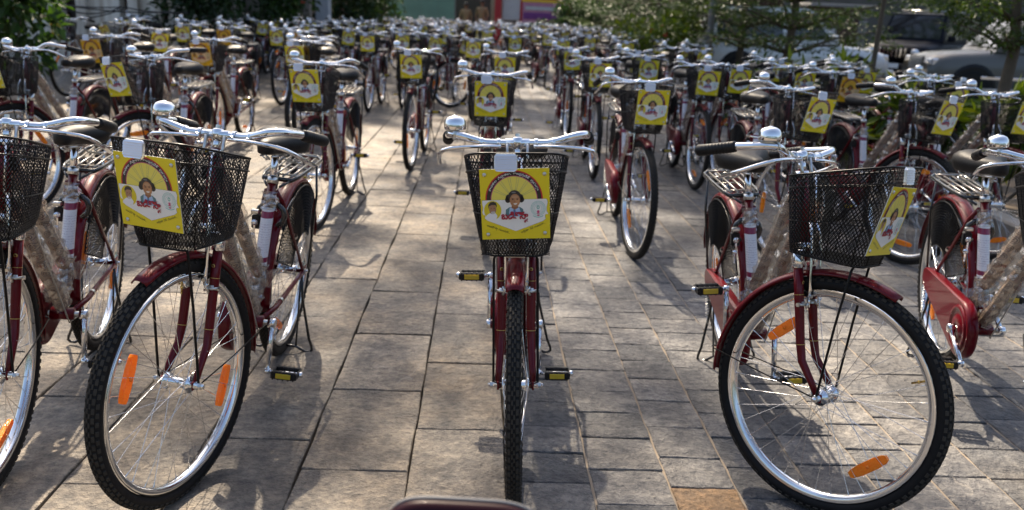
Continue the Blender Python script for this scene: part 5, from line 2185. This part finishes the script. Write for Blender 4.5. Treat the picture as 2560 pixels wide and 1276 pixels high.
for i, (u, D, w, h, mat, lab) in enumerate(((2055, 9.5, .95, .95, 'leaf_croton', 'spiky yellow-green plant below the bonnet of the white car'),
                                           (2215, 7.2, .7, .75, 'leaf_croton', 'yellow-green plant between two saddles below the black vehicle'),
                                           (2300, 8.4, .7, .7, 'leaf_croton', 'small bright plant below the front wheel of the silver car'),
                                           (2150, 10.2, 1.0, .8, 'leaf_olive', 'low olive bush at the foot of the slim tree'),
                                           (2440, 7.0, .8, .6, 'leaf_green', 'low green plant at the foot of the right-hand tree'),
                                           (2545, 6.3, .7, .8, 'leaf_croton', 'yellow-green plant at the right edge behind the last basket'),
                                           (1900, 11.5, 1.0, .8, 'leaf_olive', 'olive bush under the layered trees, left of the spiky plant'))):
    shrub('garden_plant', lab, 'plant', ux(u, D, .8), D, w, .7, h, 700, .20 if mat == 'leaf_croton' else .10, mat, 40 + i, aspect=4.5 if mat == 'leaf_croton' else 2.4)

tree('small_tree', 'dark-stemmed small tree at the right edge before the silver car', ux(2505, 8.4, .9), 8.4, 3.6, .055, 1.0, [(1.3, .7, .2), (1.55, .95, .25), (1.9, 1.0, .3), (2.3, .9, .4), (2.8, .8, .4)], 9000, .06, 'leaf_olive', 61)
tree('small_tree', 'slim pale-stemmed tree in front of the black vehicle', ux(2185, 11, .9), 11.0, 4.2, .032, 1.5, [(2.0, .6, .15), (2.25, .9, .25), (2.6, 1.0, .35), (3.2, .8, .4)], 6000, .06, 'leaf_olive', 62)
for i, (u, D, sc_, lab) in enumerate(((1978, 13.5, 1.0, 'layered green tree hiding the rear of the white car'), (1860, 16.0, 1.1, 'layered olive tree above the flowering shrubs'), (1740, 19.5, 1.15, 'layered tree left of the grey post, its tiers over the back rows'), (1640, 24, 1.2, 'layered tree next to the broad dark hedge'), (1560, 28.0, 1.1, 'layered tree before the right end of the broad dark hedge'))):
    tree('layered_tree', lab, ux(u, D), D, 4.6 * sc_, .06, 1.0, [(1.0, 1.5 * sc_, .14), (1.35, 1.7 * sc_, .14), (1.75, 1.6 * sc_, .16), (2.2, 1.5 * sc_, .18), (2.8, 1.2 * sc_, .2), (3.5, .9 * sc_, .2)], 9000, .075, ('leaf_olive', 'leaf_olive', 'leaf_dark', 'leaf_dark', 'leaf_green')[i], 70 + i, flat=.85, group='layered trees along the planting bed')
m = MB()
m.tube([(0, 0, 0), (0, 0, 3.2)], .055, 'grey_wall', 10)
m.lathe([(.10, 0), (.10, .04), (.06, .06)], (0, 0, 0), (0, 0, 1), 'grey_wall', 12)
m.lathe([(.06, 3.2), (.0, 3.24)], (0, 0, 0), (0, 0, 1), 'grey_wall', 12)
tag(link('lamp_post', m.mesh('lamp_post')), 'pale grey post among the layered trees', 'post').location = (ux(1778, 14.5), 14.5, 0)

# tall trees, crowns out of view, placed and thickened to dapple and shade the paving
tall_tree('leaning tall tree beside the white pillar', ux(735, 23), 23.5, 21, .22, 18.0, 4.6, 6000, .30, 'leaf_green', 81, 20, off=(4.6, -0.5))
tall_tree('unseen tall tree added to shade the left rows, behind the dark leafy shrub', -5.3, 17.6, 17, .16, 14.0, 2.7, 4500, .26, 'leaf_green', 84, 14, off=(-2.0, .4))
tall_tree('tall tree behind the green hoarding, unseen crown thickened to shade the back rows', -1.0, 36, 24, .25, 20, 6.5, 12000, .34, 'leaf_dark', 82, 24, off=(-3.0, -2.0))
tall_tree('tall tree behind the banner and hedge, unseen crown thickened to shade the back rows', 5.5, 34, 22, .25, 18, 6.0, 10000, .34, 'leaf_dark', 83, 18)
cs = [(x + 1.2 * math.sin(k * 3 + x), 52 + 2.5 * math.sin(x + k), 1.6 + 2.6 * k + 1.5 * math.sin(x * .7)) for x in np.linspace(-60, 75, 64) for k in range(8 if x < 30 else 7)]
tag(link('wood', leaf_mesh('wood', cs, [2.3] * len(cs), 42000, .62, 'leaf_dark', 90)), kind='stuff')
cs = [(x + 1.2 * math.sin(k * 3 + x), -30 + 2.5 * math.sin(x + k), 1.6 + 2.4 * k + 1.5 * math.sin(x * .6)) for x in np.linspace(-45, 45, 36) for k in range(4)]
tag(link('wood', leaf_mesh('wood', cs, [2.2] * len(cs), 12000, .75, 'leaf_dark', 91)), kind='stuff')  # unseen tree belt added behind the camera to darken reflections

# ------------------------------------------------------------------ the bicycles: front row
bike_at_pivot((-0.885, 2.160), 0, -15, 4.8, 'front bicycle at left with its whole spoked wheel turned aside and keys hanging', spin=1.15, crank=-1.7)
bike_at_pivot((0.042, 2.245), -1.0, 0.5, -2.6, 'bicycle standing alone mid-front, seen head-on with its plate facing straight out', spin=2.2, crank=-1.85)
right_bike = bike_at_pivot((0.885, 2.262), 0, 47, -5.2, 'front bicycle at right with its large round wheel turned far aside', spin=2.35, crank=-1.6)
for c in right_bike.children:
    if c.name.startswith('plate'):
        c.matrix_basis = c.matrix_basis @ T((-.010, .003, -.018))
edge_bike = bike_at_pivot((-1.400, 2.150), 11, -2, 3.6, 'front bicycle cut by the left edge of the photo, only half its basket in view', crank=-1.6)
bike_at_pivot((1.645, 2.42), -9, -13, -2.5, 'front bicycle cut by the right edge, its full chain case in view', crank=0.5)

for c in edge_bike.children:
    if c.name.startswith('plate'):
        c.matrix_basis = c.matrix_basis @ T((-.062, 0, 0))
# rows behind, placed by the yellow plate
SB = [
    (-12, 178, 2, -22, 0, 'second-row bicycle at the left edge with half its plate cut off', 'full'),
    (313, 199, 4, -30, 0, 'second-row bicycle with the tilted plate between two saddles on the left', 'full'),
    (768, 217, 0, -8, 0, 'second-row bicycle at the left side of the open aisle with its rack showing', 'full'),
    (1226, 251, 0, 0, 0, 'second-row bicycle directly behind the one standing alone mid-front', 'full'),
    (1629, 270, 0, 8, -1, 'second-row bicycle right of the aisle with its rack left of the basket', 'full'),
    (2028, 288, 0, 24, 0, 'second-row bicycle whose basket is just above the bell of the right front one', 'full'),
    (2351, 296, 2, 26, 0, 'second-row bicycle with a slanted plate near the right edge', 'full'),
    (2562, 298, 4, 14, 0, 'second-row bicycle whose plate is cut by the right edge', 'full'),
    (236, 129, 2, -12, 0, 'third-row bicycle on the left, before the cream building', 'full'),
    (505, 138, 2, -6, 0, 'third-row bicycle with an amber-looking plate beside a pale rack on the left', 'full'),
    (752, 141, 0, -4, 0, 'bicycle straight behind the one at the left side of the aisle', 'full'),
    (1024, 167, 0, -3, 1, 'bicycle alone in the aisle with its narrow front wheel head-on', 'full'),
    (1262, 172, 0, 0, 0, 'bicycle half hidden behind the second one of the middle column', 'full'),
    (1503, 189, 0, 2, -1, 'third-row bicycle right of the aisle with a light streak on its plate', 'full'),
    (1843, 206, 0, 10, 0, 'third-row bicycle above the saddle of the right front one', 'full'),
    (2119, 226, 2, 10, 0, 'third-row bicycle with a deep yellow plate before the spiky plant', 'full'),
    (2391, 236, 3, 18, 0, 'third-row bicycle below the front wheel of the silver car', 'full'),
    (145, 72, 2, -8, 0, 'bicycle before the left shrub, the farthest left with a plate', 'full'),
    (382, 104, 8, 32, 0, 'bicycle whose plate turns towards the dark window at the left', 'full'),
    (318, 67, 2, -20, 0, 'bicycle with a dim plate right under the cream wall', 'mid'),
    (562, 94, 2, -4, 0, 'bicycle with a half-hidden plate left of the aisle, behind the amber one', 'full'),
    (693, 96, 0, -4, 0, 'bicycle at the left fringe of the dense rows, plate in full view', 'mid'),
    (734, 104, 0, 0, 0, 'bicycle just right of the left fringe one, its plate tucked behind another', 'full'),
    (918, 109, 0, 0, 0, 'bicycle at the head of the aisle with a thin front wheel between two pedals', 'full'),
    (1005, 108, 0, 2, 0, 'bicycle directly beyond the lone one in the aisle', 'mid'),
    (1075, 110, 0, 35, 0, 'bicycle with a turned plate right of the aisle head', 'mid'),
    (1183, 125, 0, -4, 1, 'bicycle left of the middle column with a tilted plate', 'full'),
    (1287, 113, 0, 2, 0, 'bicycle beyond the middle column with its plate clear of the bars', 'mid'),
    (1430, 153, 0, 2, 0, 'bicycle in the column right of the aisle, third from its near end', 'full'),
    (1408, 121, 0, 0, 0, 'bicycle in the column right of the aisle, showing only a strip of plate', 'mid'),
    (1596, 160, 0, 4, 0, 'bicycle with a square-on plate left of the packed right rows', 'full'),
    (1568, 126, 0, 2, 0, 'bicycle right behind the square-on plate of the right rows', 'mid'),
    (1763, 154, 0, 10, -2, 'bicycle with a leaning plate in front of the flowering shrubs', 'full'),
    (1708, 148, 0, 20, 0, 'bicycle with only a slit of amber plate, left of the leaning one', 'mid'),
    (1949, 183, 2, 8, 0, 'bicycle before the spiky plant with a bright square plate', 'full'),
    (2150, 192, 3, 12, 0, 'bicycle mostly behind the deep yellow plate, by the slim tree', 'full'),
]
for u, v, psi, st_, lean, lab, lod in SB:
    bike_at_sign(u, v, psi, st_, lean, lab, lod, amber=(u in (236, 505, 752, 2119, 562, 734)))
# bicycles whose plates are hidden, placed by where their wheels or bars stand
EX = [
    ((-0.98, 12.2), 0, 62, 'bicycle with its front wheel thrown hard right beyond the aisle', 'mid'),
    ((-4.3, 6.0), 4, -24, 'bicycle at the left edge under the shrub, only bar and saddle in view', 'full'),
    ((-1.95, 7.9), 0, -10, 'bicycle left of the aisle whose thin wheel stands in the sunlit patch', 'full'),
    ((-2.15, 9.0), 0, -5, 'bicycle at the left of the aisle behind the sunlit patch', 'mid'),
    ((1.45, 7.0), 0, 3, 'bicycle in the packed right rows with its stand in clear view', 'full'),
    ((2.35, 7.5), 2, 8, 'bicycle beside the planting bed behind the bright square plate', 'mid'),
    ((3.05, 6.4), 3, 14, 'bicycle at the planting bed left of the right-hand tree', 'full'),
    ((3.0, 8.0), 3, 10, 'bicycle at the planting bed by the bright small plant', 'mid'),
    ((1.15, 8.2), 0, 2, 'bicycle behind the plate with a light streak', 'mid'),
]
for P, psi, st_, lab, lod in EX:
    bike_at_pivot(P, psi, st_, random.uniform(-1.5, 1.5), lab, lod=lod)

# the packed rows farther back
FAR = [far_mesh(R_(a), s_, c_) for a, s_, c_ in ((-34, .4, .5), (-12, 1.2, 1.7), (0, 2.0, 2.5), (6, 2.7, .2), (16, .9, 1.2), (38, 1.6, 2.2))]
zones = {'B': 'bicycle among the farthest bars in front of the hoarding and the banner'}
rows = []
rr = random.Random(77)
for ci in range(16):
    X0 = -6.6 + ci * 0.64
    y = 9.6 + (1.05 if ci % 2 else 0) + rr.uniform(-.2, .2)
    while y < 30:
        rows.append((X0 + rr.gauss(0, .07) - y * .035, y, ci))
        y += 2.1 + rr.uniform(-.15, .2)
placed = []
for X, y, ci in rows:
    lim_r = 3.0 if y < 20 else 3.4
    lim_l = max(-7.4, -0.30 * y - 2.2)
    if not (lim_l < X < lim_r):
        continue
    if y < 11.5 and (-2.0 < X < 1.2):
        continue
    if any(abs(X - a) < 0.5 and abs(y + .5 - b_) < 1.7 for a, b_ in taken):
        continue
    placed.append((X, y, ci, 'B' if y > 21 else ('L' if X < -3.0 else ('R' if X > 1.4 else 'M'))))
NTH = 'first second third fourth fifth sixth seventh eighth ninth tenth eleventh twelfth'.split()
for X, y, ci, zn in placed:
    side = {'L': 'left', 'M': 'middle', 'R': 'right', 'B': 'farthest'}[zn]
    o = link('bicycle', rr.choice(FAR))
    if zn == 'B':
        lab = zones['B']
    else:
        files = sorted({c for _, _, c, z_ in placed if z_ == zn})
        k = sorted(y_ for _, y_, c, z_ in placed if z_ == zn and c == ci).index(y)
        lab = 'bicycle %s from near end in %s file of the packed %s back rows' % (NTH[k], NTH[files.index(ci)], side)
    tag(o, lab, 'bicycle', 'packed bicycles in the ' + side + ' back rows')
    R = Matrix.Rotation(R_(rr.gauss(0, 4.5)), 4, 'Z') @ Matrix.Rotation(R_(rr.gauss(0, 1.8)), 4, 'Y')
    o.location = (X, y + .5, 0)
    o.rotation_euler = R.to_euler()

# ------------------------------------------------------------------ cowl at the bottom edge, close to the camera
cx, cy = unproject(1165, 1247, 0.752)
t = thing('headlight_cowl', 'glossy dark maroon cowl with chrome ring, cut off by the bottom edge', 'cowl', (cx, cy, 0.0))
wd = 0.5 * 415 / F_PX * (cy * math.cos(PITCH) + (CAM_H - .74) * math.sin(PITCH))
out = []
for i in range(41):
    a_ = math.pi * (1 - i / 40)
    c_, s_ = math.cos(a_), math.sin(a_)
    out.append((wd * math.copysign(abs(c_) ** .42, c_), 0.747 - 0.075 * (1 - max(0, s_) ** .75) - 0.004 * (c_ - .1)))
n = len(out)
secs = [(.012, -.010, .985), (.004, 0.0, 1.0), (-.006, 0.0, 1.0), (-.012, -.006, .985), (-.016, -.018, .955), (-.016, -.05, .90), (.010, -.05, .90), (.012, -.010, .985)]
m = MB()
vs = [(x * k, dy, 0.747 + (z - 0.747) + dz) for dy, dz, k in secs for x, z in out]
m.add(vs, [(i * n + j, i * n + j + 1, (i + 1) * n + j + 1, (i + 1) * n + j) for i in range(len(secs) - 1) for j in range(n - 1)], 'cowl_paint', True)
link('shell', m.mesh('shell'), t)
m = MB()
m.tube([(x, .004, z + .001) for x, z in out], .0022, 'plastic_trim', 6)
link('edge_trim', m.mesh('edge_trim'), t)
m = MB()
m.tube([(x * .88, -.024, z - .026) for x, z in out[2:-2]], .0045, 'chrome', 8)
m.tube([(x * .80, -.026, z - .040) for x, z in out[2:-2]], .008, 'chrome', 8)
link('chrome_ring', m.mesh('chrome_ring'), t)
m = MB()
m.lathe([(.012, -.012), (.015, 0), (.012, .009), (0, .013)], (-wd * .99, -.008, .735 - .020), (-.5, -.4, .6), 'amber_lens', 14)
link('indicator', m.mesh('indicator'), t)
m = MB()
m.tube([(0, .0, .69), (0, .02, .0)], .03, 'black_paint', 10)
m.box((0, .02, .01), (.2, .2, .02), 'black_paint', bev=.004)
link('stem', m.mesh('stem'), t)
